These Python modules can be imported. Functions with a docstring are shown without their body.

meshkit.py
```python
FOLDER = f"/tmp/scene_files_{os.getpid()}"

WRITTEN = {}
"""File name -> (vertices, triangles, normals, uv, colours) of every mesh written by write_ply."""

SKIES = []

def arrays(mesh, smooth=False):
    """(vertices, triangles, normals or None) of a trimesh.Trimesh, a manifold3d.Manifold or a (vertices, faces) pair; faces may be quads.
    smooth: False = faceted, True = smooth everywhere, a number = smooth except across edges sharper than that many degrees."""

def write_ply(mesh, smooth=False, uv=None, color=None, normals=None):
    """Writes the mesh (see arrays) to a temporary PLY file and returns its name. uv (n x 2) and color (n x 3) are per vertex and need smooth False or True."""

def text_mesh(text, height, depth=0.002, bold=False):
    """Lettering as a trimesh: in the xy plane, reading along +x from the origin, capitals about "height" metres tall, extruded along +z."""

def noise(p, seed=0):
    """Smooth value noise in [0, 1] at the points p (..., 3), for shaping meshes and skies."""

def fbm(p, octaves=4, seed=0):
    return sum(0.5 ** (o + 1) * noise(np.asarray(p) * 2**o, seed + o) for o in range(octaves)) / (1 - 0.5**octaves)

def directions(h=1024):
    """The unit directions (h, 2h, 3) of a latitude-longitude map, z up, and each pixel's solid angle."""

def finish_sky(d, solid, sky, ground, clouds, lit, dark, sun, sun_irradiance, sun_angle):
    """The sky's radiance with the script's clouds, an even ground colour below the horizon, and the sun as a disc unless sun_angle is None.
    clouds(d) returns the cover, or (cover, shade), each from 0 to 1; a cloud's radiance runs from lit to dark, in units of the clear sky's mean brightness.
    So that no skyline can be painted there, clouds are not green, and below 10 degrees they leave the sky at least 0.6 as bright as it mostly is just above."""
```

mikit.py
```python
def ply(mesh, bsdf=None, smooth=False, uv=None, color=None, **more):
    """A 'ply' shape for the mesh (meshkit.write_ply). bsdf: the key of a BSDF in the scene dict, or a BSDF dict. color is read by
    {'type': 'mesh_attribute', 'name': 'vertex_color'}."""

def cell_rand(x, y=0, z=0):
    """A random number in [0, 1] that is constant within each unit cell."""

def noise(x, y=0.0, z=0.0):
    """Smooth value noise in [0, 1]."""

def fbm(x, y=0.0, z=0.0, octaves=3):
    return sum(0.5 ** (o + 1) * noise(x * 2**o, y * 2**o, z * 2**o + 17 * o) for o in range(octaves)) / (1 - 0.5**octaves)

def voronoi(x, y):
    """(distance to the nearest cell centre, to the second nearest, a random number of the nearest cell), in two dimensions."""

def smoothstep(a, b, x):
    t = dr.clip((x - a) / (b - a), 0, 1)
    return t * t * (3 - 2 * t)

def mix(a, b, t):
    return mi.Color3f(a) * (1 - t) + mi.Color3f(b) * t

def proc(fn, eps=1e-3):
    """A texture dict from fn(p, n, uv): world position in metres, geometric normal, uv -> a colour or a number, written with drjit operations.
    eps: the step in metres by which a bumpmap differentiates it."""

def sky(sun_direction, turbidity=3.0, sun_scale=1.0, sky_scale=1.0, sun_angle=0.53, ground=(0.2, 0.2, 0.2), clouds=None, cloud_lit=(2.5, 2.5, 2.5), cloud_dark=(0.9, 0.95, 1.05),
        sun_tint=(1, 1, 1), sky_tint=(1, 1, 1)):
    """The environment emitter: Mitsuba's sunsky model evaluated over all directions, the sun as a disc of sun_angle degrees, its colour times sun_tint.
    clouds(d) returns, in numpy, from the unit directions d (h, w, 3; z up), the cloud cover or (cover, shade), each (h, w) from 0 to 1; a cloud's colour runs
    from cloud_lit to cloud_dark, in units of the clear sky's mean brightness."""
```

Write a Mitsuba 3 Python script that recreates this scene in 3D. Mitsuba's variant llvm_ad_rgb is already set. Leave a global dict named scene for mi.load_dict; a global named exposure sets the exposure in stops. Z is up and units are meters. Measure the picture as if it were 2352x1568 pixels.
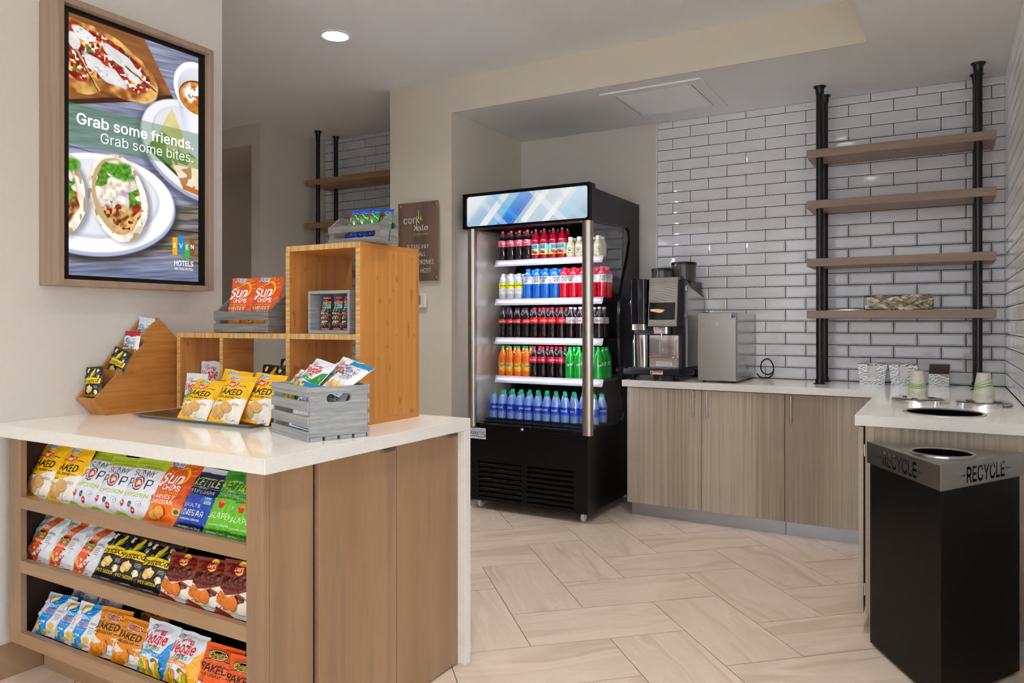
import math, random
import numpy as np, trimesh, manifold3d, shapely
import shapely.geometry as sg, shapely.affinity as sa
import drjit as dr
import mitsuba as mi, mikit, meshkit
from mikit import proc, noise, fbm, smoothstep, mix, cell_rand
T = mi.ScalarTransform4f
scene, labels = {}, {}

# ------------------------------------------------------------------ camera, daylight, exposure
EYE, YAW = 1.295, math.radians(30.06)
scene['camera'] = {'type': 'perspective', 'fov': math.degrees(2 * math.atan(1176 / 1719.2)), 'fov_axis': 'x', 'near_clip': 0.05, 'far_clip': 100.0,
    'principal_point_offset_y': 42 / 1568,
    'to_world': T().look_at(origin=[0, 0, EYE], target=[-math.sin(YAW), math.cos(YAW), EYE], up=[0, 0, 1])}
exposure = 0.08
scene['daylight'] = {'type': 'constant', 'radiance': {'type': 'rgb', 'value': [2.1, 2.25, 2.45]}}   # daylight through the open glass front of the lobby behind the camera

def S(r, g, b):
    return [((c / 255 + .055) / 1.055) ** 2.4 if c > 10 else c / 255 / 12.92 for c in (r, g, b)]

def rgb(c): return {'type': 'rgb', 'value': list(c)}

# ------------------------------------------------------------------ materials
def plastic(name, c, rough=.35, spec=.5, coat=0., **k):
    scene[name] = {'type': 'twosided', 'bsdf': {'type': 'principled', 'base_color': c if isinstance(c, dict) else rgb(c), 'roughness': rough, 'specular': spec, 'clearcoat': coat, 'clearcoat_gloss': .9, **k}}
def metal(name, c, rough=.2):
    scene[name] = {'type': 'twosided', 'bsdf': {'type': 'principled', 'base_color': c if isinstance(c, dict) else rgb(c), 'roughness': rough, 'metallic': 1.0}}
def diffuse(name, c):
    scene[name] = {'type': 'twosided', 'bsdf': {'type': 'diffuse', 'reflectance': c if isinstance(c, dict) else rgb(c)}}

def paint(c, k=.02):
    return proc(lambda p, n, uv: mi.Color3f(c) * (1 - k + 2 * k * noise(p.x * 160, p.y * 160, p.z * 160)))
diffuse('wall_paint', paint(S(212, 206, 196)))
diffuse('accent_paint', paint(S(217, 210, 194)))
diffuse('ceiling_paint', paint(S(236, 240, 242)))
plastic('tile_glaze', S(228, 229, 231), .08, .5)
diffuse('grout', S(52, 50, 50))
diffuse('floor_grout', S(150, 138, 126))

def stone(p, n, uv):
    # uv: metres along and across each floor tile, offset per tile
    w = fbm(uv.x * 2.2, uv.y * 9, 3.0, 3)
    v = fbm(uv.x * 3 + w * 2.5, uv.y * 26 + w * 9, 1.0, 3)
    s = smoothstep(.62, .80, fbm(uv.x * 1.6 + w, uv.y * 17 + 2.4 * w, 7.0, 2))
    g = noise(uv.x * 420, uv.y * 420)
    tone = cell_rand(dr.floor(uv.x / 10.0), dr.floor(uv.y / 10.0), 5)
    c = mix(S(212, 192, 174), S(230, 213, 196), v)
    c = mix(c, S(190, 167, 143), s * .45)
    return c * (.93 + .08 * g + .06 * tone)
plastic('stone_tile', proc(stone), .34, .4)

def streak(a, b, c, f=60., axis='h', k=1.):
    """fine straight laminate grain along z"""
    def fn(p, n, uv):
        u = p.x + p.y * 1.07
        z = p.z
        s1 = fbm(u * f, z * 1.1, 0., 3)
        s2 = noise(u * f * 5.5, z * 5)
        s3 = noise(u * 7, z * .4, 4.)
        m = mix(a, b, smoothstep(.25, .75, s1 * .6 + s3 * .4))
        return mix(m, c, smoothstep(.62, .95, s2) * .32 * k)
    return proc(fn)
plastic('laminate', streak(S(146, 131, 113), S(175, 163, 145), S(112, 102, 90), 110.), .42, .35)
def maple(p, n, uv):
    u = p.x + p.y * 1.03
    s = fbm(u * 9, p.z * 1.3, 2., 3); f = noise(u * 190, p.z * 16, 1.)
    b = fbm(u * 22, p.z * 2.4, 5., 2)
    c = mix(S(138, 107, 78), S(158, 127, 96), s)
    c = mix(c, S(127, 104, 84), smoothstep(.5, .8, b) * .5)
    return c * (.96 + .07 * f)
plastic('island_wood', proc(maple), .38, .4)
def maple_h(p, n, uv):
    u = p.z + p.y * 1.03
    s = fbm(u * 20, p.x * 2.3, 2., 3); f = noise(u * 190, p.x * 16, 1.)
    return mix(S(142, 111, 81), S(164, 133, 100), s) * (.96 + .07 * f)
plastic('island_wood_across', proc(maple_h), .38, .4)
def shelf_w(p, n, uv):
    s = fbm(p.x * 3, p.y * 40, p.z * 40, 3); f = noise(p.x * 18, p.y * 260, p.z * 260)
    return mix(S(132, 112, 96), S(160, 141, 123), s) * (.94 + .1 * f)
plastic('shelf_wood', proc(shelf_w), .45, .35)
def far_w(p, n, uv):
    return mix(S(140, 108, 76), S(166, 134, 98), fbm(p.x * 3, p.y * 40, p.z * 40, 2))
plastic('far_shelf_wood', proc(far_w), .45, .35)
def frame_w(p, n, uv):
    s = fbm((p.x + p.y) * 60, p.z * 3, 1., 2)
    return mix(S(146, 123, 104), S(164, 142, 122), s)
plastic('frame_wood', proc(frame_w), .45, .35)
def bamboo_v(p, n, uv):
    u = (p.x + p.y) * 62
    k = cell_rand(dr.floor(u), 3.)
    f = noise(u * 7, p.z * 9)
    node = smoothstep(.82, .95, noise(u * .9, p.z * 24, 7.))
    c = mix(S(176, 114, 52), S(200, 138, 70), k * .6 + f * .4)
    return mix(c, S(140, 86, 36), node * .55)
plastic('bamboo', proc(bamboo_v), .36, .4)
def bamboo_h(p, n, uv):
    u = p.z * 240; w = p.x + p.y
    f = fbm(w * 6, u * .5, 3., 3); k = noise(w * 2.5, u * .22, 1.)
    c = mix(S(168, 104, 46), S(196, 134, 68), f * .6 + k * .4)
    return mix(c, S(132, 80, 34), smoothstep(.66, .9, noise(w * 14, u * .5, 9.)) * .3)
plastic('bamboo_across', proc(bamboo_h), .36, .4)
def bamboo_e(ax):
    def fn(p, n, uv):
        k = cell_rand(dr.floor((p.x + p.y if ax == 'x' else p.z) * 210), 2.)
        return mix(S(180, 136, 82), S(218, 178, 116), k) * (.93 + .1 * noise(p.x * 700, p.y * 700, p.z * 700))
    return proc(fn)
plastic('bamboo_edge', bamboo_e('x'), .45, .35)
plastic('bamboo_edge_up', bamboo_e('z'), .45, .35)
def gray_wood(a, b):
    def fn(p, n, uv):
        u = p.x + p.y
        f = fbm(u * 9, p.z * 160, 1., 3); g = noise(u * 60, p.z * 520)
        return mix(a, b, f) * (.9 + .18 * g)
    return proc(fn)
plastic('gray_wood', gray_wood(S(128, 130, 130), S(172, 173, 172)), .6, .25)
plastic('weathered_wood', gray_wood(S(92, 88, 84), S(146, 143, 138)), .65, .2)
def quartz(p, n, uv):
    g = noise(p.x * 430, p.y * 430, p.z * 430)
    d = noise(p.x * 520 + 9, p.y * 520, p.z * 520)
    c = mi.Color3f(S(222, 219, 211)) * (.97 + .05 * noise(p.x * 90, p.y * 90, p.z * 90))
    c = mix(c, S(176, 166, 152), smoothstep(.84, .93, g) * .6)
    return mix(c, S(250, 250, 250), smoothstep(.86, .93, d) * .6)
plastic('quartz', proc(quartz), .07, .5)
def brushed(c, k=.08, vert=True):
    def fn(p, n, uv):
        s = noise((p.x + p.y) * 1400, p.z * 10) if vert else noise((p.x + p.y) * 14, p.z * 1500)
        return mi.Color3f(c) * (1 - k + 2 * k * s)
    return proc(fn)
metal('steel_brushed', brushed(S(166, 165, 160), .03), .28)
metal('steel_satin', brushed(S(184, 180, 173), .05, False), .2)
metal('aluminium', S(196, 186, 174), .33)
metal('chrome', S(225, 225, 228), .06)
metal('nickel', S(205, 200, 195), .2)
metal('kick_metal', brushed(S(170, 172, 176), .05, False), .35)
plastic('black_metal', S(16, 15, 15), .3, .5)
plastic('black_paint', S(8, 8, 8), .3, .2)
plastic('black_plastic', S(16, 16, 17), .35, .3)
plastic('black_gloss', S(10, 10, 12), .06, .6)
plastic('bin_paint', S(9, 8, 8), .34, .09)
plastic('bezel', S(5, 5, 5), .3, .4)
diffuse('void_black', S(8, 8, 8))
plastic('shaded_interior', S(62, 45, 35), .5, .3)  # island wood with the shade inside the bays put into its colour
plastic('cup_plastic', S(206, 205, 186), .18, .5, .6)
scene['rail_plastic'] = {'type': 'principledthin', 'base_color': rgb([.90, .88, .95]), 'roughness': .3, 'spec_trans': 0., 'diff_trans': 1.0, 'eta': 1.45}
plastic('white_plastic', S(228, 225, 218), .4, .4)
diffuse('white_reflector', S(245, 243, 240))
plastic('print', {'type': 'mesh_attribute', 'name': 'vertex_color'}, .22, .5)
plastic('print_matte', {'type': 'mesh_attribute', 'name': 'vertex_color'}, .6, .3)
plastic('bottle_plastic', {'type': 'mesh_attribute', 'name': 'vertex_color'}, .09, .4)
scene['clear_glass'] = {'type': 'thindielectric', 'int_ior': 1.5}
scene['water_plastic'] = {'type': 'twosided', 'bsdf': {'type': 'principled', 'base_color': {'type': 'mesh_attribute', 'name': 'vertex_color'}, 'roughness': .1, 'specular': .9, 'clearcoat': 1.0, 'clearcoat_gloss': .95}}
scene['clear_plastic'] = {'type': 'principledthin', 'base_color': rgb([.97, .98, .97]), 'roughness': .1, 'spec_trans': .86, 'diff_trans': 1.0, 'eta': 1.45}
scene['smoke_plastic'] = {'type': 'principledthin', 'base_color': rgb([.28, .27, .25]), 'roughness': .08, 'spec_trans': .75, 'diff_trans': .4, 'eta': 1.5}
def emit(c, k=1.0): return {'type': 'area', 'radiance': rgb([x * k for x in c])}

# ------------------------------------------------------------------ mesh helpers
cat = trimesh.util.concatenate
def box(x0, x1, y0, y1, z0, z1, c=0.):
    if c <= 0:
        m = trimesh.creation.box((x1 - x0, y1 - y0, z1 - z0)); m.apply_translation(((x0 + x1) / 2, (y0 + y1) / 2, (z0 + z1) / 2)); return m
    P = []
    for x, sx in ((x0, 1), (x1, -1)):
        for y, sy in ((y0, 1), (y1, -1)):
            for z, sz in ((z0, 1), (z1, -1)):
                P += [(x + sx * c, y + sy * c, z), (x + sx * c, y, z + sz * c), (x, y + sy * c, z + sz * c)]
    return trimesh.convex.convex_hull(np.array(P))
def ext(poly, a0, a1, axis='z'):
    """extrude a 2D outline between a0 and a1: axis z: (x,y), axis y: (x,z), axis x: (y,z)"""
    if not hasattr(poly, 'geom_type'): poly = sg.Polygon(poly)
    polys = getattr(poly, 'geoms', [poly])
    out = []
    for q in polys:
        m = trimesh.creation.extrude_polygon(q, a1 - a0, engine='earcut'); v = np.array(m.vertices); v[:, 2] += a0
        f = np.array(m.faces)
        if axis == 'x': v = v[:, [2, 0, 1]]
        elif axis == 'y': v = v[:, [0, 2, 1]]; f = f[:, ::-1]
        out.append(trimesh.Trimesh(v, f, process=False))
    return cat(out)
def rrect(x0, x1, y0, y1, r, n=6): return sg.box(x0 + r, y0 + r, x1 - r, y1 - r).buffer(r, quad_segs=n)
def lathe(prof, n=28, c=(0, 0, 0)):
    m = trimesh.creation.revolve(np.array(prof, float), sections=n); m.apply_translation(c); return m
def rod(a, b, r, n=12):
    return trimesh.creation.cylinder(radius=r, segment=[np.array(a, float), np.array(b, float)], sections=n)
def tube(pts, r, n=8, closed=False):
    pts = np.array(pts, float); m = len(pts)
    t = np.roll(pts, -1, 0) - np.roll(pts, 1, 0) if closed else np.gradient(pts, axis=0)
    t /= np.linalg.norm(t, axis=1, keepdims=True)
    ref = np.array([0, 0, 1.]) if abs(t[:, 2]).max() < .95 else np.array([.3, .9, .2])
    a = np.cross(t, ref); a /= np.linalg.norm(a, axis=1, keepdims=True); b = np.cross(t, a)
    th = np.arange(n) * 2 * np.pi / n
    r = np.broadcast_to(r, (m,))
    v = pts[:, None] + r[:, None, None] * (a[:, None] * np.cos(th)[None, :, None] + b[:, None] * np.sin(th)[None, :, None])
    i, j = np.meshgrid(np.arange(m if closed else m - 1), np.arange(n), indexing='ij')
    i2, j2 = (i + 1) % m, (j + 1) % n
    q = np.stack([i * n + j, i2 * n + j, i2 * n + j2, i * n + j2], -1).reshape(-1, 4)
    return trimesh.Trimesh(v.reshape(-1, 3), np.vstack([q[:, [0, 2, 1]], q[:, [0, 3, 2]]]), process=False)
def M(angle=0, axis=(0, 0, 1), at=(0, 0, 0)):
    return trimesh.transformations.translation_matrix(at) @ trimesh.transformations.rotation_matrix(math.radians(angle), axis)
def moved(m, *ms):
    m = m.copy()
    for x in ms: m.apply_transform(x)
    return m
def TW(mat): return T(np.asarray(mat, float).tolist() if False else np.asarray(mat, float))

def key_of(name):
    if name not in scene and name not in labels: return name
    i = 1
    while f'{name}_{i:03d}' in scene or f'{name}_{i:03d}' in labels: i += 1
    return f'{name}_{i:03d}'
def obj(name, mesh, bsdf, parent=None, smooth=False, **k):
    key = key_of((parent + '__' if parent else '') + name)
    scene[key] = mikit.ply(mesh, bsdf, smooth, **k)
    return key
def thing(name, label, category, group=None):
    key = key_of(name); labels[key] = {'label': label, 'category': category}
    if group: labels[key]['group'] = group
    return key
def tag(key, label, category=None, group=None, kind=None):
    labels[key] = {'label': label}
    if category: labels[key]['category'] = category
    if group: labels[key]['group'] = group
    if kind: labels[key]['kind'] = kind
    return key
def struct(name, mesh, bsdf, label, smooth=False):
    key = obj(name, mesh, bsdf, None, smooth); labels[key] = {'label': label, 'category': name.split('_')[0], 'kind': 'structure'}
    return key
def part_label(key, text): labels[key] = {'label': text}; return key
def put(key, d, mat=None):
    """one more entry that reuses a shape dict at another place"""
    scene[key] = d if mat is None else {**d, 'to_world': TW(mat)}
    return key

# text and flat print ------------------------------------------------
_glyphs = {}
def glyphs(text, bold=False):
    """flat triangles of a line of lettering, capitals 1 unit tall, from the origin"""
    if (text, bold) not in _glyphs:
        m = meshkit.text_mesh(text, 1.0, .1, bold)
        n = m.face_normals[:, 2] > .9
        v, f = np.array(m.vertices), np.array(m.faces)[n]
        u, inv = np.unique(f, return_inverse=True)
        _glyphs[text, bold] = (v[u][:, :2], inv.reshape(-1, 3))
    return _glyphs[text, bold]
def tx(text, cx, cy, w=None, h=None, c=(1, 1, 1), bold=False, rot=0, shear=0., arc=0.):
    """lettering centred at (cx, cy), scaled to width w and/or cap height h"""
    v, f = glyphs(text, bold); v = v.copy()
    x0, x1 = v[:, 0].min(), v[:, 0].max()
    y1 = 1.0
    sx = w / (x1 - x0) if w else None; sy = h if h else None
    sx = sx or sy; sy = sy or sx
    v[:, 0] = (v[:, 0] - (x0 + x1) / 2) * sx; v[:, 1] = (v[:, 1] - y1 / 2) * sy
    v[:, 0] += shear * v[:, 1]
    if arc: v[:, 1] -= arc * v[:, 0] ** 2
    a = math.radians(rot); v = v @ np.array([[math.cos(a), math.sin(a)], [-math.sin(a), math.cos(a)]])
    return ('tri', v + [cx, cy], f, c)
def pg(poly, c): return ('poly', poly if hasattr(poly, 'geom_type') else sg.Polygon(poly), c)
def ell(cx, cy, rx, ry, c, rot=0, n=10):
    return ('poly', sa.translate(sa.rotate(sa.scale(sg.Point(0, 0).buffer(1, quad_segs=n), rx, ry), rot, origin=(0, 0)), cx, cy), c)
def rc(x0, x1, y0, y1, c): return ('poly', sg.box(x0, y0, x1, y1), c)
def blob(cx, cy, rx, ry, c, seed=0, k=.18, rot=0, n=26):
    r = np.random.RandomState(seed); th = np.arange(n) * 2 * np.pi / n
    rad = 1 + k * sum(r.normal() * np.cos(j * th + r.rand() * 6.28) / j for j in range(2, 6))
    q = sg.Polygon(np.c_[rad * np.cos(th) * rx, rad * np.sin(th) * ry]).buffer(0)
    return ('poly', sa.translate(sa.rotate(q, rot, origin=(0, 0)), cx, cy), c)
def line(pts, w, c): return ('poly', sg.LineString(pts).buffer(w / 2, quad_segs=4), c)
_sub = {}
def flat(item, edge=None, clip=None):
    """(vertices 2D, faces) of a print item"""
    if item[0] == 'tri':
        if not edge: return item[1], item[2]
        v3, f = trimesh.remesh.subdivide_to_size(np.c_[item[1], np.zeros(len(item[1]))], item[2], edge, max_iter=10); return v3[:, :2], f
    g = item[1] if clip is None else item[1].intersection(clip)
    V, Fs, at = [], [], 0
    for q in getattr(g, 'geoms', [g]):
        if q.geom_type != 'Polygon' or q.area < 1e-9: continue
        v, f = trimesh.creation.triangulate_polygon(q, engine='earcut')
        if edge:
            v3 = np.c_[v, np.zeros(len(v))]; v3, f = trimesh.remesh.subdivide_to_size(v3, f, edge, max_iter=12); v = v3[:, :2]
        V.append(v); Fs.append(f + at); at += len(v)
    return (np.vstack(V), np.vstack(Fs)) if V else (np.zeros((0, 2)), np.zeros((0, 3), int))
class Colored:
    """a mesh with one colour per vertex, gathered from pieces"""
    def __init__(self): self.v, self.f, self.n, self.c, self.at = [], [], [], [], 0
    def add(self, v, f, c, n=None):
        v = np.asarray(v, float); f = np.asarray(f, int)
        if not len(f): return
        if n is None:
            m = trimesh.Trimesh(v, f, process=False); n = meshkit.arrays(m, True)[2]
        self.v.append(v); self.f.append(f + self.at); self.n.append(n); self.c.append(np.broadcast_to(np.asarray(c, float), (len(v), 3))); self.at += len(v)
    def mesh(self, m, c, smooth=False):
        v, f, n = meshkit.arrays(m, smooth)
        if n is None:
            t = v[f].reshape(-1, 3); fn = np.cross(t[1::3] - t[::3], t[2::3] - t[::3]); fn /= np.linalg.norm(fn, axis=1, keepdims=True) + 1e-20
            v, f, n = t, np.arange(len(t)).reshape(-1, 3), np.repeat(fn, 3, 0)
        self.add(v, f, c, n)
    def shape(self, bsdf):
        path = meshkit.write_ply((np.vstack(self.v), np.vstack(self.f)), False, None, np.vstack(self.c), normals=np.vstack(self.n))
        return {'type': 'ply', 'filename': path, 'face_normals': False, 'bsdf': {'type': 'ref', 'id': bsdf}}
def flat_print(items, place, lift=.0004):
    """print items on a flat face: place maps (u, v, height) to world"""
    C = Colored()
    for k, it in enumerate(items):
        v, f = flat(it)
        if len(f): C.add(place(v, lift * (k + 1)), f, it[-1])
    return C
WHITE, BLACK = S(245, 245, 243), S(22, 22, 22)
# ------------------------------------------------------------------ the room
ZM, ZL = 3.02, 2.78                      # main ceiling, lowered ceiling over the counters
XL, XR, YB = -2.98, .32, 5.36            # screen wall, tiled right wall, tiled back wall
LAMPS = [(-3.17, 3.36), (-.85, 2.95), (-.75, .9), (-.9, -1.0), (-2.3, -1.6), (-4.55, 2.8), (2.4, .8), (2.4, -1.8)]  # one lamp in view, the rest added unseen for brightness
fl = struct('floor', box(-7.2, 5.2, -5.2, 5.6, -.06, -.0035), 'floor_grout', 'pale stone tile floor laid in a herringbone pattern')
far = sg.box(-7.2, -5.2, 5.2, 5.6).difference(sg.box(-3.0, -.6, .34, 5.38))
obj('paving', ext(far, -.004, 0.), 'stone_tile', fl)
W_, A_ = .33572, math.radians(43.49)
ca, sa_ = math.cos(A_), math.sin(A_)
keep = sg.box(-3.0, -.6, .34, 5.38)
k = 0
for m in range(-16, 17):
    for n in range(-9, 10):
        for (a0, b0, a1, b1) in ((0, 0, 2, 1), (-1, 0, 0, 2)):
            g = .0045
            o = (m + 2 * n, m - 2 * n)
            q = sg.box((a0 + o[0]) * W_ + g / 2, (b0 + o[1]) * W_ + g / 2, (a1 + o[0]) * W_ - g / 2, (b1 + o[1]) * W_ - g / 2)
            def tw(P): return np.c_[-1.4245 + ca * P[:, 0] - sa_ * P[:, 1], 3.1094 + sa_ * P[:, 0] + ca * P[:, 1]]
            w = sg.Polygon(tw(np.array(q.exterior.coords)[:-1])).intersection(keep)
            if w.is_empty or w.area < .002: continue
            mesh = ext(w, -.004, 0.)
            P = np.array(mesh.vertices)[:, :2] - [-1.4245, 3.1094]
            ab = np.c_[P @ [ca, sa_], P @ [-sa_, ca]] - [(a0 + o[0]) * W_, (b0 + o[1]) * W_]
            if a1 - a0 < b1 - b0: ab = ab[:, ::-1]
            obj('tile', mesh, 'stone_tile', fl, uv=ab + [10 * (k % 37) + 1, 10 * (k % 23) + 1]); k += 1
hall_floor = None
ceil = sg.Polygon([(-7.2, -5.2), (-.36, -5.2), (-.36, 4.36), (-3.5, 4.36), (-3.5, 5.4), (-7.2, 5.4)])
for x, y in LAMPS[:6]: ceil = ceil.difference(sg.Point(x, y).buffer(.081, quad_segs=12))
struct('ceiling', ext(ceil, ZM, ZM + .12), 'ceiling_paint', 'plain off-white main ceiling')
lob = sg.box(XR, -5.2, 5.2, 2.2)
for x, y in LAMPS[6:]: lob = lob.difference(sg.Point(x, y).buffer(.081, quad_segs=12))
struct('ceiling_lobby', ext(lob, ZM, ZM + .12), 'ceiling_paint', 'off-white ceiling of the lobby')
low = sg.Polygon([(-.36, -5.2), (XR, -5.2), (XR, 5.4), (-3.016, 5.4), (-3.016, 4.372), (-.36, 4.372)])
struct('ceiling_low', ext(low, ZL, ZM + .12), 'ceiling_paint', 'lower off-white ceiling over the counters')
struct('wall_beam', box(-3.016, -.36, 4.36, 4.3715, ZL - .0005, ZM), 'accent_paint', 'cream beam face between the two ceiling heights')
struct('wall_column', box(-3.57, -3.016, 4.36, 5.42, 0, ZM), 'accent_paint', 'cream column beside the drinks cooler')
struct('wall_left', box(XL - .12, XL, -5.2, 2.393, 0, ZM), 'wall_paint', 'beige wall that carries the screen')
wb = struct('wall_back', box(-3.016, XR + .1, YB, YB + .1, 0, ZL), 'wall_paint', 'back wall, painted behind the cooler and tiled over the counter')
obj('grout', box(-1.852, XR, YB - .0045, YB + .01, .90, ZL), 'grout', wb)
wr = struct('wall_right', box(XR, XR + .12, 2.2, YB + .1, 0, ZL), 'wall_paint', 'tiled wall at the right edge')
obj('grout', box(XR - .0045, XR + .01, 3.3, YB, .90, ZL), 'grout', wr)
wf = struct('wall_far', box(-5.2, -3.5, 5.26, 5.4, 0, ZM), 'wall_paint', 'tiled wall of the far nook')
obj('grout', box(-5.09, -3.5, 5.2555, 5.27, .85, ZM), 'grout', wf)
struct('wall_side', box(-5.2, -5.09, 4.48, 5.4, 0, ZM), 'wall_paint', 'beige side wall of the far nook')
struct('wall_hall', box(-7.2, -5.2, 5.3, 5.42, 0, ZM), 'wall_paint', 'dim wall of the passage at the far left')
struct('wall_bulkhead', box(-7.2, -5.2, 4.48, 5.3, 2.843, ZM), 'wall_paint', 'lowered bulkhead of the passage at the far left')
struct('wall_passage', box(-7.2, XL - .12, -2.1, -2.0, 0, ZM), 'wall_paint', 'unseen wall added to keep daylight out of the passage')  # added out of view to block light, so the passage stays dim
struct('wall_outer', box(-7.3, -7.2, -5.2, 5.4, 0, ZM), 'wall_paint', 'outer wall of the passage')
struct('wall_return', box(XR + .1, 5.3, 2.2, 2.3, 0, ZM), 'wall_paint', 'lobby wall beside the counter nook')
struct('baseboard_left', box(XL, XL + .016, -5.0, 1.572, 0, .122, .003), 'island_wood_across', 'brown wooden baseboard under the beige screen wall')

# bevelled wall tiles, each its own piece
_tile = {}
PW, PH, GR = .2635, .0788, .0042
def tile_mesh(w, h):
    k = (round(w, 3), round(h, 3))
    if k not in _tile:
        b = min(.0105, w * .4, h * .3); d0, d1 = .0035, .0066
        R = lambda i, d: [(-w / 2 + i, -d, -h / 2 + i), (w / 2 - i, -d, -h / 2 + i), (w / 2 - i, -d, h / 2 - i), (-w / 2 + i, -d, h / 2 - i)]
        v = R(0, -.002) + R(0, d0) + R(b, d1)
        f = [(8, 9, 10), (8, 10, 11)]
        for a in (0, 4):
            for i in range(4):
                j = (i + 1) % 4; f += [(a + i, a + j, a + 4 + j), (a + i, a + 4 + j, a + 4 + i)]
        _tile[k] = mikit.ply((np.array(v), np.array(f)), 'tile_glaze')
    return _tile[k]
def tile_wall(holder, s0, s1, joint, z0, z1, frame, seed, phase=0):
    rng = random.Random(seed); z = z0; row = 0
    while z < z1 - .008:
        h = min(PH, z1 - z) - GR
        off = joint - (PW / 2 if (row + phase) % 2 else 0)
        i0 = math.floor((s0 - off) / PW)
        while off + i0 * PW < s1 - .004:
            a, b = max(s0, off + i0 * PW + GR / 2), min(s1, off + (i0 + 1) * PW - GR / 2)
            if b - a > .006:
                tilt = M(rng.gauss(0, .12), (1, 0, 0)) @ M(rng.gauss(0, .10), (0, 0, 1))
                put(key_of(holder + '__tile'), tile_mesh(b - a, h), frame((a + b) / 2, z + GR / 2 + h / 2) @ tilt)
            i0 += 1
        z += PH; row += 1
tile_wall(wb, -1.85, XR - .004, .242, .9157, ZL, lambda s, z: M(at=(s, YB - .004, z)), 1)
tile_wall(wr, -YB + .012, -3.95, -5.1, .9157, ZL, lambda s, z: M(90, at=(XR - .004, -s, z)) @ M(180), 2)
tile_wall(wf, -5.085, -3.5, -4.601, .93, ZM, lambda s, z: M(at=(s, 5.256, z)), 3, 1)
obj('wall_extension', box(XR - .006, XR, 2.2, 3.94, .5, ZL), 'tile_glaze', wr)
obj('edge_trim', box(-1.860, -1.851, YB - .013, YB, .914, ZL), 'white_plastic', wb)

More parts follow.
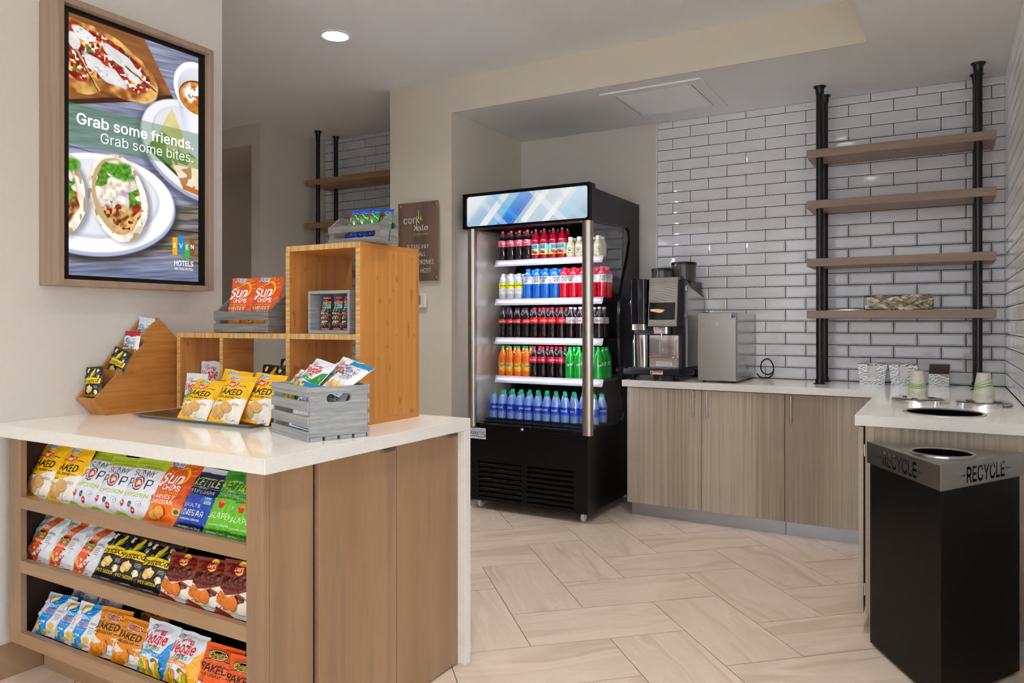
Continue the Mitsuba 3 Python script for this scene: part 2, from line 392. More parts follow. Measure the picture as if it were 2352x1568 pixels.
# recessed downlights: the first is seen, the others are added to light the room
for i, (x, y) in enumerate(LAMPS):
    d = thing('downlight', 'round recessed ceiling downlight, the one lit in view above the screen wall' if i == 0 else 'round recessed ceiling downlight added out of view to light the room', 'ceiling light', 'recessed ceiling downlights')
    if i: labels[d]['group'] = 'recessed ceiling downlights added out of view'
    else: del labels[d]['group']
    obj('trim_ring', lathe([(.078, ZM + .004), (.0785, ZM - .004), (.088, ZM - .006), (.1, ZM - .003), (.1, ZM)], 40, (x, y, 0)), 'white_reflector', d, 40)
    obj('reflector', lathe([(.078, ZM), (.055, ZM + .06)], 40, (x, y, 0)), 'white_reflector', d, True)
    m = lathe([(0, ZM + .052), (.058, ZM + .052)], 40, (x, y, 0))
    if m.face_normals[:, 2].mean() > 0: m.invert()
    scene[d + '__lamp'] = {**mikit.ply(m, 'white_reflector'), 'emitter': emit((1., .99, .97), 440.)}

# ceiling access panel with perforated centre
v = thing('ceiling_vent', 'white square air grille set in the lower ceiling above the cooler', 'vent')
vx0, vx1, vy0, vy1 = -1.945, -1.282, 4.49, 5.166
fr = sg.box(vx0, vy0, vx1, vy1).difference(sg.box(vx0 + .075, vy0 + .075, vx1 - .075, vy1 - .075))
obj('frame', ext(fr, ZL - .009, ZL), 'ceiling_paint', v)
obj('gap', box(vx0 + .07, vx1 - .07, vy0 + .07, vy1 - .07, ZL - .003, ZL), 'grout', v)  # dark plate, its colour stands for the shade in the open groove
obj('panel', box(vx0 + .081, vx1 - .081, vy0 + .081, vy1 - .081, ZL - .009, ZL - .0032, .002), 'ceiling_paint', v)
holes = []
for i in range(34):
    yy = vy0 + .10 + i * .0145
    holes.append(box(vx0 + .1, vx1 - .1, yy, yy + .006, ZL - .0105, ZL - .0088))
key = obj('perforation', cat(holes), 'ceiling_paint', v); labels[key] = {'label': 'fine raised ribs of the grille', 'kind': 'stuff'}

# ------------------------------------------------------------------ back counter
CT = .914
ct = thing('countertop', 'white speckled quartz L-shaped countertop under the tiled walls', 'countertop')
L = sg.Polygon([(-1.885, 4.735), (-.325, 4.715), (-.325, 3.405), (XR - .01, 3.405), (XR - .01, YB - .013), (-1.885, YB - .013)])
HOLE = (-.005, 3.665)
L = L.difference(sg.Point(HOLE).buffer(.142, quad_segs=16))
obj('slab', ext(L, CT - .043, CT), 'quartz', ct)
w = thing('waste_opening', 'round chrome rimmed waste hole in the white countertop', 'waste hole')
obj('rim', lathe([(.142, CT - .03), (.141, CT + .001), (.146, CT + .005), (.152, CT + .005), (.156, CT + .001), (.156, CT), (.1425, CT)], 64, (*HOLE, 0)), 'chrome', w, 40)
obj('liner', lathe([(.139, CT - .002), (.137, CT - .2), (0, CT - .2)], 48, (*HOLE, 0)), 'black_gloss', w, 30)
DY = 4.757
def bar_pull(parent, x, y, z0, z1, axis=0):
    s = (0, -1, 0)
    m = [rod((x, y - .03, z0), (x, y - .03, z1), .0055), rod((x, y - .03, z0 + .03), (x, y, z0 + .03), .004), rod((x, y - .03, z1 - .03), (x, y, z1 - .03), .004)]
    return obj('handle', cat(m), 'nickel', parent, 40)
c1 = thing('base_cabinet', 'wood grain laminate base cabinet with two doors beside the cooler', 'cabinet')
obj('carcass', box(-1.86, -.845, DY + .02, YB - .02, .09, CT - .0435), 'laminate', c1)
d = obj('door', box(-1.856, -1.3535, DY, DY + .019, .092, CT - .05, .0012), 'laminate', c1); bar_pull(d, -1.398, DY, .689, .858)
d = obj('door', box(-1.3505, -.8435, DY, DY + .019, .092, CT - .05, .0012), 'laminate', c1); bar_pull(d, -1.309, DY, .689, .858)
obj('toe_kick', box(-1.84, -.845, DY + .05, DY + .06, 0, .09), 'kick_metal', c1)
c2 = thing('base_cabinet', 'wood grain laminate base cabinet with one door in the counter corner', 'cabinet')
obj('carcass', box(-.842, .30, DY + .02, YB - .02, .09, CT - .0435), 'laminate', c2)
d = obj('door', box(-.8405, -.33, DY, DY + .019, .092, CT - .05, .0012), 'laminate', c2); bar_pull(d, -.802, DY, .689, .858)
obj('toe_kick', box(-.842, -.25, DY + .05, DY + .06, 0, .09), 'kick_metal', c2)
c3 = thing('base_cabinet', 'laminate base cabinet end panel behind the recycle bin', 'cabinet')
hole = sg.box(-.287, 3.452, .30, DY + .018).difference(sg.Point(HOLE).buffer(.145))
obj('carcass', ext(hole, .09, CT - .0435), 'laminate', c3)
obj('end_panel', box(-.288, .30, 3.432, 3.451, .085, CT - .0435, .001), 'laminate', c3)
d = obj('door', box(-.3145, -.295, 3.436, 4.08, .085, CT - .05, .0012), 'laminate', c3)
for z in (.16, .74): obj('hinge', rod((-.2915, 3.445, z), (-.2915, 3.445, z + .05), .006), 'nickel', d, 40)
obj('door', box(-.3145, -.295, 4.084, DY - .03, .085, CT - .05, .0012), 'laminate', c3)
obj('toe_kick', box(-.25, .30, 3.445, DY + .04, 0, .088), 'kick_metal', c3)
# ------------------------------------------------------------------ drinks cooler
ORD = ['first', 'second', 'third', 'fourth', 'fifth', 'sixth', 'seventh', 'eighth', 'ninth', 'tenth', 'eleventh', 'twelfth', 'thirteenth', 'fourteenth', 'fifteenth']
fx0, fx1, fy0, fy1 = -2.90, -1.985, 4.40, 5.33
cool = thing('drinks_cooler', 'tall black open-front drinks cooler with lit header and stocked shelves', 'drinks cooler')
lou = sg.box(fx0, .065, fx1, .573)
banks = [(-2.816, -2.472), (-2.431, -2.083)]
cuts = [rrect(a, b, z, z + .017, .008) for a, b in banks for z in np.arange(.085, .33, .0335)]
front = lou
for c in cuts: front = front.difference(c)
obj('base', cat([ext(front, fy0, fy0 + .02, 'y'), box(fx0, fx1, fy0 + .05, fy1, .065, .56), box(fx0, fx0 + .02, fy0, fy1, .065, .573), box(fx1 - .02, fx1, fy0 + .0, fy1, .065, .573), box(fx0, fx1, fy0, fy0 + .06, .55, .573), box(fx0, fx1, fy0, fy0 + .06, .065, .08)]), 'black_paint', cool)
for a, b in banks:
    for z in np.arange(.085, .33, .0335):
        sl = box(a - .006, b + .006, -.001, .001, -.016, .016); obj('louver', moved(sl, M(-38, (1, 0, 0)), M(at=(0, fy0 + .018, z + .012))), 'black_paint', cool)
win = sg.Polygon([(4.445, .578), (4.445, 1.955), (5.09, 1.985), (5.135, 1.96), (5.15, 1.90), (5.11, 1.78), (5.01, 1.6), (4.955, 1.467), (4.935, 1.3), (4.95, 1.1), (4.985, .9), (5.03, .75), (5.04, .66), (5.01, .60), (4.93, .578)]).buffer(-.015).buffer(.015, quad_segs=6)
side = sg.box(fy0 + .01, .56, fy1, 2.18).difference(win)
for nm, a in (('side_panel', fx0), ('side_panel', fx1 - .018)):
    s = obj(nm, ext(side, a, a + .018, 'x'), 'black_paint', cool)
    xm = a + .009
    g = trimesh.Trimesh(*[np.array(q) for q in (lambda t: (np.c_[np.full(len(t[0]), xm), t[0]], t[1]))(flat(('poly', win.buffer(.004), 0)))], process=False)
    obj('side_glass', g, 'clear_glass', s)
    ring = np.array(win.exterior.coords)[:-1]
    obj('trim', tube(np.c_[np.full(len(ring), a + (.0 if a == fx0 else .018)), ring], .0035, 6, True), 'black_gloss', s, True)
obj('back_panel', box(fx0 + .018, fx1 - .018, 5.06, fy1, .573, 2.0), 'void_black', cool)
obj('top', box(fx0, fx1, 4.455, fy1, 1.987, 2.18, .003), 'black_paint', cool)
hx0, hx1 = -2.93, -1.958
hd = sg.box(hx0, 1.953, hx1, 2.196).difference(rrect(-2.902, -1.975, 1.968, 2.176, .018))
h = obj('header', cat([ext(hd, 4.372, 4.386, 'y'), box(hx0, hx1, 4.398, 4.46, 1.953, 2.196)]), 'black_paint', cool)
scene[h + '__light_panel'] = {'type': 'rectangle', 'to_world': T().translate([-2.4385, 4.392, 2.072]).rotate([1, 0, 0], 90).scale([.475, .112, 1]), 'bsdf': {'type': 'ref', 'id': 'bezel'}}
def header_art(p, n, uv):
    u, v = uv.x, uv.y
    d = u * 4.26 - (v - .5) * .9
    c = mix(S(168, 196, 216), S(236, 238, 236), smoothstep(.1, .9, noise(d * 1.1 + 2, 3.) * .8 + v * .35))
    for q, w, col, a in ((.55, .20, S(150, 190, 222), .5), (1.02, .16, S(250, 250, 248), .8), (1.36, .18, S(120, 190, 232), .7), (1.75, .22, S(20, 120, 214), .95), (2.02, .10, S(40, 88, 216), .8), (1.55, .06, S(60, 160, 230), .8), (2.42, .14, S(248, 247, 242), .9), (2.75, .2, S(196, 214, 226), .7), (3.2, .12, S(250, 250, 250), .8), (3.7, .22, S(170, 216, 240), .7)):
        c = mix(c, col, a * smoothstep(w, w * .82, dr.abs(d - q)) * (.55 + .45 * smoothstep(1.1, .1, v)))
    e = u * 4.26 + (v - .5) * 1.1
    for q, w, col in ((1.5, .1, S(70, 190, 235)), (2.9, .16, S(252, 252, 250)), (.9, .14, S(225, 236, 245)), (3.55, .16, S(206, 222, 232))):
        c = mix(c, col, .4 * smoothstep(w, w * .8, dr.abs(e - q)))
    return c * .92
scene[h + '__light_panel']['emitter'] = {'type': 'area', 'radiance': proc(header_art)}
labels[h + '__light_panel'] = {'label': 'lit header panel with slanted blue and white bands'}
for x, r in ((-2.872, .033), (-1.987, .037)):
    th = np.linspace(0, 2 * np.pi, 33)[:-1]
    obj('corner_post', ext(np.c_[x + r * np.cos(th), fy0 + .005 + r * .8 * np.sin(th)], .574, 1.953), 'aluminium', cool, 40)
LED = (.80, .82, 1.0)
def strip_quad(x0, x1, ya, za, yb, zb, front=False):
    'a one-sided lamp strip whose normal points down and back'
    m = trimesh.Trimesh(np.array([(x0, ya, za), (x1, ya, za), (x1, yb, zb), (x0, yb, zb)]), np.array([(0, 1, 2), (0, 2, 3)]), process=False)
    if (m.face_normals[0][1] < 0) != front: m.invert()
    return m
for i, x in enumerate((-2.022,)):
    m = box(x - .004, x + .004, 4.442, 4.446, .66, 1.93)
    key = obj('light_strip', m, 'white_reflector', cool); scene[key]['emitter'] = emit(LED, 110.)
key = obj('light_strip', strip_quad(-2.82, -2.05, 4.4605, 1.955, 4.468, 1.972), 'white_reflector', cool); scene[key]['emitter'] = emit(LED, 85.)
SHELF = [1.750, 1.468, 1.186, .906]
sx0, sx1, syf = -2.862, -2.008, 4.712
for z in SHELF:
    s = obj('shelf', box(sx0 + .004, sx1 - .004, syf + .004, 5.04, z - .012, z, .002), 'black_metal', cool)
    P = np.array([(syf + .002, z + .006), (syf - .004, z + .004), (syf - .010, z - .014), (syf - .017, z - .028), (syf - .030, z - .043)])
    kk = np.arange(4)
    obj('price_rail', trimesh.Trimesh(np.vstack([np.c_[np.full(5, sx0), P], np.c_[np.full(5, sx1), P]]), np.vstack([np.c_[kk, kk + 5, kk + 6], np.c_[kk, kk + 6, kk + 1]]), process=False), 'rail_plastic', s, True)
    key = obj('light_strip', strip_quad(sx0 + .02, sx1 - .02, syf - .004, z - .026, syf + .003, z - .014), 'white_reflector', s); scene[key]['emitter'] = emit(LED, 55.)
    key = obj('light_strip', strip_quad(sx0 + .02, sx1 - .02, syf - .006, z - .028, syf + .001, z - .016, True), 'white_reflector', s); scene[key]['emitter'] = emit((.84, .80, 1.0), 2.4)
ZD = .612
deck = obj('deck', cat([box(fx0 + .02, fx1 - .02, 4.585, 5.06, .573, ZD), ext([(4.46, .573), (4.59, .573), (4.59, .605), (4.47, .585)], fx0 + .02, fx1 - .02, 'x')]), 'black_metal', cool)
sl = [moved(box(-2.83 + i * .0135, -2.83 + i * .0135 + .006, 4.485, 4.58, -.001, .001), M(8.5, (1, 0, 0), (0, 0, 0)), M(at=(0, .0, -.075))) for i in range(60)]
for m in sl: m.apply_translation((0, .05, 0))
key = obj('air_grille', cat([box(-2.83 + i * .0135, -2.824 + i * .0135, 4.49, 4.575, .593, .603) for i in range(60)]), 'black_plastic', cool); labels[key] = {'label': 'black slotted air grille along the front edge', 'kind': 'stuff'}
obj('front_sill', box(fx0 + .02, fx1 - .02, 4.44, 4.47, .57, .596, .004), 'black_gloss', cool)
obj('lock', lathe([(.0, .0), (.010, .0), (.010, .012), (.004, .016), (0, .016)], 16, (0, 0, 0)).apply_transform(M(90, (1, 0, 0))).apply_translation((-2.465, fy0 + .002, .58)), 'chrome', cool, 40)
st = Colored()
st.mesh(box(-2.892, -2.757, fy0 - .001, fy0, .49, .566), S(232, 234, 240))
for it in [tx('AVANTCO', .0665, .040, .118, .024, S(40, 50, 130), True, shear=.18), tx('REFRIGERATION', .078, .063, .098, .0075, S(90, 95, 140)), line([(.004, .018), (.05, .02), (.09, .014), (.12, .014), (.131, .021), (.124, .026)], .0045, S(25, 28, 40))]:
    v, f = flat(it); st.add(np.c_[v[:, 0] - 2.890, np.full(len(v), fy0 - .0015), v[:, 1] + .490], f, it[-1], np.tile([0, -1., 0], (len(v), 1)))
scene[cool + '__maker_plate'] = st.shape('print')
for x, y in ((-2.045, 4.47), (-2.84, 4.47), (-2.045, 5.22), (-2.84, 5.22)):
    c_ = obj('caster', moved(lathe([(0, -.009), (.03, -.009), (.032, -.005), (.032, .005), (.03, .009), (0, .009)], 24), M(90, (0, 1, 0)), M(at=(x, y, .032))), 'white_plastic', cool, 40)
    obj('fork', cat([box(x - .014, x - .011, y - .014, y + .014, .03, .068), box(x + .011, x + .014, y - .014, y + .014, .03, .068), box(x - .02, x + .02, y - .02, y + .02, .06, .068)]), 'chrome', c_)

# bottles ------------------------------------------------------------
def bottle_parts(prof, fill, body, neck, cap, capz, lab, art, n=20, capr=.0135, mat='bottle_plastic', capmat='print'):
    """lathed bottle: (r, z) outline, liquid level, colours; lab = (z0, z1, base colour); art items in metres around the front"""
    C = Colored(); m = lathe(prof, n); v, f, nn = meshkit.arrays(m, True)
    C.add(v, f, np.where((v[:, 2] < fill)[:, None], body, neck), nn)
    K = Colored(); z0, z1 = capz
    K.mesh(lathe([(capr * .9, z0), (capr, z0 + .001), (capr, z1 - .002), (capr * .85, z1), (0, z1)], n), cap, 35)
    out = {'body': C.shape(mat), 'cap': K.shape(capmat)}
    if lab:
        Lb = Colored(); pz = np.array(sorted([p for p in prof], key=lambda q: q[1]))
        R = lambda z: np.interp(z, pz[:, 1], pz[:, 0]) + .0005
        zz = np.linspace(lab[0], lab[1], 6)
        m = lathe([(R(z), z) for z in zz], n + 8); v, f, nn = meshkit.arrays(m, True); Lb.add(v, f, lab[2], nn)
        for k, it in enumerate(art):
            q, f = flat(it, .008)
            if not len(f): continue
            z = lab[0] + q[:, 1]; r = R(z) + .00025 * (k + 1); a = q[:, 0] / R(.5 * (lab[0] + lab[1])) - np.pi / 2
            Lb.add(np.c_[r * np.cos(a), r * np.sin(a), z], f, it[-1], np.c_[np.cos(a), np.sin(a), 0 * a])
        out['label_band'] = Lb.shape('print')
    return out
def contour(h=.222, r=.0345, waist=.029):
    return [(0, .002), (.6 * r, 0), (.86 * r, .002), (r * .97, .012), (r, .03), (r * .97, .045), (waist, .075), (waist * 1.02, .088), (r * .95, .104), (r, .112), (r, .138), (r * .95, .15), (.026, .168), (.0175, .187), (.0125, .198), (.0118, h - .016), (.0118, h - .002), (0, h - .002)]
def straight(h, r, neck=.012, sh=.72):
    return [(0, .002), (.7 * r, 0), (.9 * r, .002), (r, .01), (r, h * .2), (r * .965, h * .22), (r, h * .24), (r, h * .6), (r * .97, h * sh), (r * .75, h * (sh + .09)), (neck * 1.25, h * (sh + .17)), (neck, h - .02), (neck, h - .002), (0, h - .002)]
cola, redc, wht = S(18, 7, 7), S(214, 24, 36), S(242, 242, 244)
gl = S(70, 58, 60)
def script_(t, y, w, c, h=None): return tx(t, 0, y, w, h, c, True, shear=.3, arc=0)
KINDS = {}
def kind(name, desc, *a, **k): KINDS[name] = (desc, bottle_parts(*a, **k))
CZ = (.206, .222)
kind('drpepper', 'dark soda bottle with pink label', contour(), .175, cola, gl, redc, CZ, (.104, .15, S(222, 96, 112)), [ell(0, .023, .026, .017, S(150, 20, 40)), tx('Dr Pepper', 0, .026, .046, .011, wht, True, shear=.2), tx('CHERRY', 0, .011, .024, .005, wht)])
kind('juice', 'red juice bottle with fruit label', straight(.222, .034, .012, .66), .2, S(150, 14, 34), S(150, 30, 44), S(18, 18, 20), CZ, (.035, .112, S(128, 200, 232)), [rc(-.05, .05, 0, .03, S(240, 206, 60)), blob(-.008, .02, .02, .012, S(196, 50, 40), 3), blob(.012, .016, .012, .01, S(120, 30, 90), 4), rc(-.022, .022, .044, .07, S(20, 60, 40)), tx('Minute', 0, .064, .034, .007, wht, True), tx('Maid', 0, .052, .028, .007, wht, True)])
kind('frappe', 'small cream coffee drink bottle', [(0, .002), (.026, 0), (.03, .006), (.03, .085), (.028, .098), (.018, .12), (.0165, .126), (.0165, .146), (0, .146)], .12, S(226, 206, 158), S(226, 206, 158), S(236, 232, 220), (.13, .148), (.02, .09, S(234, 218, 172)), [ell(0, .042, .014, .014, S(20, 100, 66)), ell(0, .042, .010, .010, S(238, 236, 224)), ell(0, .039, .005, .006, S(20, 100, 66)), tx('Frappuccino', 0, .018, .036, .006, S(90, 56, 30), True, shear=.2)], capr=.0185)
kind('vitamin', 'clear bottle with yellow label', straight(.188, .0325, .015, .74), .15, S(196, 206, 214), S(206, 212, 220), wht, (.168, .19), (.04, .12, wht), [rc(-.11, .11, .042, .08, S(232, 232, 30)), rc(-.03, .03, .058, .066, S(120, 126, 30)), tx('vitamin', -.002, .03, .03, .007, S(70, 70, 74)), tx('water', 0, .019, .026, .006, S(110, 110, 114))], capr=.0165)
def powerade(body):
    return [tx('POWER', 0, .052, .052, .016, S(20, 24, 30), True), tx('ADE', -.006, .032, .034, .016, S(20, 24, 30), True), rc(-.11, .11, 0, .012, body), rc(-.11, .11, .066, .074, body)]
PW_ = [(0, .002), (.026, 0), (.034, .004), (.036, .016), (.034, .03), (.0355, .045), (.0335, .058), (.0355, .072), (.034, .086), (.036, .098), (.036, .162), (.033, .176), (.02, .19), (.0165, .194), (.0165, .206), (0, .206)]
for nm, c, cc in (('powerade_blue', S(26, 112, 214), 'blue'), ('powerade_red', S(222, 22, 44), 'red')):
    kind(nm, f'{cc} sports drink bottle', PW_, .18, c, c, c, (.196, .218), (.096, .164, S(238, 242, 248)), powerade(c), capr=.018)
for nm, cap, lab, tc, t, desc in (('zero', S(16, 16, 18), S(206, 26, 34), wht, 'Coca-Cola', 'cola bottle with black cap'), ('coke', redc, S(226, 28, 36), wht, 'Coca-Cola', 'cola bottle with red label'), ('diet', S(214, 216, 220), S(206, 208, 214), S(210, 20, 40), 'Coke', 'cola bottle with silver label'), ('cherry', redc, S(206, 22, 62), wht, 'Coca-Cola', 'cola bottle with magenta label')):
    kind(nm, 'dark ' + desc, contour(), .178, cola, gl, cap, CZ, (.106, .138 if nm == 'zero' else .150, lab), [script_(t, .016 if nm == 'zero' else .022, .056 if t != 'Coke' else .04, tc, .014)] + ([rc(-.02, .02, .004, .008, S(20, 20, 22))] if nm == 'zero' else []))
kind('fanta', 'orange soda bottle', straight(.222, .0325, .012, .68), .19, S(244, 116, 20), S(244, 150, 60), S(20, 130, 62), CZ, (.04, .104, S(250, 150, 20)), [blob(0, .018, .026, .018, S(255, 214, 60), 5), rc(-.034, .034, .030, .054, S(250, 214, 40)), tx('Fanta', 0, .042, .05, .02, S(30, 48, 140), True, rot=6)])
kind('sprite', 'green lemon soda bottle', straight(.222, .0335, .012, .68), .19, S(22, 170, 50), S(70, 200, 100), S(18, 150, 58), CZ, (.075, .125, S(30, 178, 66)), [rc(-.03, .03, .004, .046, S(16, 150, 60)), tx('Sprite', 0, .026, .046, .016, wht, True, rot=10), blob(.02, .04, .008, .006, S(232, 226, 60), 2)])
DAS = [(0, .003), (.026, 0), (.032, .004), (.033, .010), (.0308, .016), (.033, .022), (.0308, .028), (.033, .034), (.0308, .040), (.033, .046), (.033, .108), (.0305, .114), (.0315, .12), (.028, .128), (.0285, .133), (.024, .145), (.0165, .165), (.0135, .172), (.0135, .186), (0, .186)]
kind('water', 'clear water bottle with green cap and blue label', DAS, .165, S(112, 150, 224), S(150, 178, 226), S(18, 168, 112), (.174, .192), (.052, .106, S(20, 62, 196)), [rc(-.11, .11, 0, .012, S(40, 96, 214)), tx('DASANI', 0, .03, .05, .013, wht, True)], capr=.0155, mat='water_plastic')
def stand(kindname, x, y, z, rot, label, group=None):
    desc, parts = KINDS[kindname]
    key = thing('water_bottle' if kindname == 'water' else 'drink_bottle', label, 'bottle', group)
    m = M(rot, at=(x, y, z))
    for p, d in parts.items(): put(key + '__' + p, d, m)
rng = random.Random(5)
ROWS = [
 [('drpepper', 4), ('juice', 4), ('frappe', 4)],
 [('vitamin', 3), ('powerade_blue', 4), ('powerade_red', 5)],
 [('zero', 4), ('coke', 4), ('diet', 4)],
 [('fanta', 4), ('cherry', 4), ('sprite', 4)]]
XS = [[-2.832, -2.760, -2.690, -2.622, -2.553, -2.482, -2.413, -2.342, -2.277, -2.207, -2.137, -2.067],
      [-2.826, -2.760, -2.692, -2.614, -2.542, -2.470, -2.397, -2.325, -2.254, -2.182, -2.110, -2.038],
      [-2.830, -2.765, -2.699, -2.630, -2.563, -2.493, -2.424, -2.351, -2.277, -2.203, -2.130, -2.056],
      [-2.830, -2.765, -2.694, -2.628, -2.566, -2.498, -2.427, -2.355, -2.284, -2.211, -2.138, -2.064]]
for r, row in enumerate(ROWS):
    seq = [(kd, i, n) for kd, n in row for i in range(n)]
    xs = XS[r]
    for (kd, i, n), x in zip(seq, xs):
        for depth in range(3 if kd in ('coke', 'sprite', 'vitamin') else 2):
            word = ('front row', 'second row', 'third row')[depth]
            stand(kd, x + (rng.uniform(-.006, .006) if depth else 0), 4.756 + depth * .076 + rng.uniform(-.004, .004), SHELF[r] + .0004, rng.uniform(-28, 28) + 20,
                  f'{KINDS[kd][0]}, {ORD[i]} from left, {word}, {ORD[r]} cooler shelf', f'bottles on the {ORD[r]} cooler shelf')
for r in range(4):
    for i in range(11 if r % 2 else 12):
        stand('water', -2.829 + i * .0717 + (.035 if r % 2 else 0) + rng.uniform(-.002, .002), 4.628 + r * .072 + rng.uniform(-.004, .004), ZD + .0004, rng.uniform(-50, 50) + 15,
              f'blue labelled water bottle, {ORD[i]} from left in {ORD[r]} row on cooler floor', 'water bottles on the cooler floor')
# ------------------------------------------------------------------ on the back counter
cm = thing('coffee_machine', 'black and steel automatic coffee machine with touch screen beside the cooler', 'coffee machine')
cz = CT
obj('drip_tray', cat([ext(rrect(4.735, 5.05, .952, .995, .012), -1.875, -1.49, 'x')]), 'black_plastic', cm, 40)
obj('drip_grate', cat([box(-1.845 + i * .0145, -1.839 + i * .0145, 4.75, 4.90, .995, .999) for i in range(23)]), 'steel_satin', cm)
labels[cm + '__drip_grate'] = {'label': 'steel drip grate of thin bars', 'kind': 'stuff'}
for x, y in ((-1.83, 4.80), (-1.53, 4.80), (-1.83, 5.26), (-1.53, 5.26)):
    obj('foot', lathe([(0, cz), (.022, cz), (.022, cz + .008), (.014, cz + .014), (.014, .96), (0, .96)], 18, (x, y, 0)), 'black_plastic', cm, 40)
body = obj('body', cat([ext([(4.90, .995), (5.33, .955), (5.33, 1.497), (4.885, 1.588), (4.875, 1.27), (4.90, 1.27)], -1.86, -1.5, 'x')]), 'black_plastic', cm)
obj('side_sheet', ext([(4.925, 1.0), (5.318, 1.0), (5.318, 1.475), (4.925, 1.552)], -1.5, -1.492, 'x'), 'steel_satin', cm)
for z in (1.51, 1.33): obj('catch', box(-1.5, -1.489, 4.895, 4.908, z, z + .03, .002), 'chrome', cm)
obj('rear_box', box(-1.70, -1.505, 5.04, 5.31, 1.49, 1.585, .004), 'black_plastic', cm)
# front door: leaning brushed panel with wavy lines, and screen
tilt = M(-5.5, (1, 0, 0), (0, 4.835, 1.272))
P0 = box(-1.742, -1.537, 0, .045, 0, .335, .004)
fp = obj('front_panel', moved(P0, tilt), 'steel_brushed', cm)
waves = []
for i in range(9):
    xs_ = np.linspace(-1.738, -1.541, 16); zz = .292 - i * .0155 - .018 * ((xs_ + 1.738) / .2) ** 1.4 + .006 * np.sin((xs_ + 1.64) * 30 + i * .6)
    if i == 8: zz = .04 - .014 * np.cos((xs_ + 1.64) * 26)
    waves.append(tube(np.c_[xs_, np.full(16, -.0004), zz], .0013, 5))
key = obj('wave_lines', moved(cat(waves), tilt), 'white_plastic', fp, True); labels[key] = {'label': 'thin pale wavy lines across the panel', 'kind': 'stuff'}
scr = obj('screen', moved(box(-1.732, -1.553, -.004, .001, .046, .162, .002), tilt), 'black_gloss', fp)
fc = Colored()
for it in [blob(-1.672, .108, .048, .011, S(228, 180, 110), 2, .1), blob(-1.664, .103, .03, .010, S(250, 214, 150), 3, .12), blob(-1.705, .112, .02, .006, S(255, 236, 190), 4, .1)]:
    v, f = flat(it); fc.add(np.c_[v[:, 0], np.full(len(v), -.0046 - .0002 * len(fc.v)), v[:, 1]], f, it[-1], np.tile([0, -1., 0], (len(v), 1)))
fc_d = fc.shape('print'); put(scr + '__picture', fc_d, tilt); labels[scr + '__picture'] = {'label': 'glowing cup picture on the dark screen'}
# left tower
tw_ = obj('side_tower', ext(rrect(-1.868, -1.748, 4.815, 4.91, .02), 1.29, 1.592), 'black_gloss', cm, 40)
obj('tower_foot', ext(rrect(-1.862, -1.75, 4.822, 4.905, .02), 1.248, 1.289), 'steel_satin', cm, 40)
obj('spout', cat([ext(rrect(-1.705, -1.59, 4.82, 4.89, .022), 1.225, 1.27), rod((-1.648, 4.85, 1.2), (-1.648, 4.85, 1.23), .006)]), 'chrome', cm, 40)
obj('mirror_column', ext(rrect(-1.86, -1.752, 4.845, 4.90, .024), .996, 1.215), 'chrome', cm, 40)
obj('splash_plate', box(-1.742, -1.535, 4.872, 4.90, .996, 1.215, .002), 'chrome', cm)
wire = [rod((-1.718, 4.845, 1.07), (-1.718, 4.845, 1.185), .0018, 6), rod((-1.565, 4.845, 1.07), (-1.565, 4.845, 1.185), .0018, 6), rod((-1.675, 4.845, 1.07), (-1.675, 4.845, 1.185), .0018, 6), rod((-1.605, 4.845, 1.07), (-1.605, 4.845, 1.185), .0018, 6)]
wire += [rod((-1.725, 4.844, 1.072 + i * .0088), (-1.558, 4.844, 1.072 + i * .0088), .0012, 5) for i in range(13)]
wire += [tube([(-1.64 + .014 * math.cos(a), 4.842, 1.115 + .014 * math.sin(a)) for a in np.linspace(0, 2 * np.pi, 21)[:-1]], .0025, 6, True), rod((-1.722, 4.845, 1.068), (-1.722, 4.8, 1.068), .002, 6), rod((-1.56, 4.845, 1.068), (-1.56, 4.8, 1.068), .002, 6), rod((-1.722, 4.8, 1.068), (-1.56, 4.8, 1.068), .002, 6)]
key = obj('cup_rack', cat(wire), 'chrome', cm, 40); labels[key] = {'label': 'fold-up chrome wire cup rack', 'kind': 'stuff'}
nt = Colored(); nt.mesh(box(-1.692, -1.582, 4.8705, 4.872, 1.008, 1.036), S(226, 224, 218))
for it in [tx('MAIN ON/OFF SWITCH', -1.632, 1.0275, .086, .006, S(60, 58, 60), True), tx('BEHIND THIS PANEL', -1.632, 1.0165, .078, .006, S(60, 58, 60), True), pg([(-1.688, 1.022), (-1.682, 1.026), (-1.682, 1.018)], S(60, 58, 60))]:
    v, f = flat(it); nt.add(np.c_[v[:, 0], np.full(len(v), 4.870), v[:, 1]], f, it[-1], np.tile([0, -1., 0], (len(v), 1)))
scene[cm + '__notice'] = nt.shape('print')
wl = Colored(); wl.mesh(box(-1.685, -1.60, 4.7338, 4.7352, .958, .982), S(225, 222, 214))
for it in [rc(-1.668, -1.604, .971, .981, S(226, 96, 30)), tx('WARNING', -1.634, .976, .044, .006, S(40, 30, 26), True), rc(-1.668, -1.606, .9655, .967, S(70, 70, 70)), rc(-1.668, -1.61, .961, .9625, S(70, 70, 70)), ell(-1.6765, .969, .006, .008, S(60, 60, 62))]:
    v, f = flat(it); wl.add(np.c_[v[:, 0], np.full(len(v), 4.7336 - .0001 * len(wl.v)), v[:, 1]], f, it[-1], np.tile([0, -1., 0], (len(v), 1)))
scene[cm + '__warning_sticker'] = wl.shape('print')
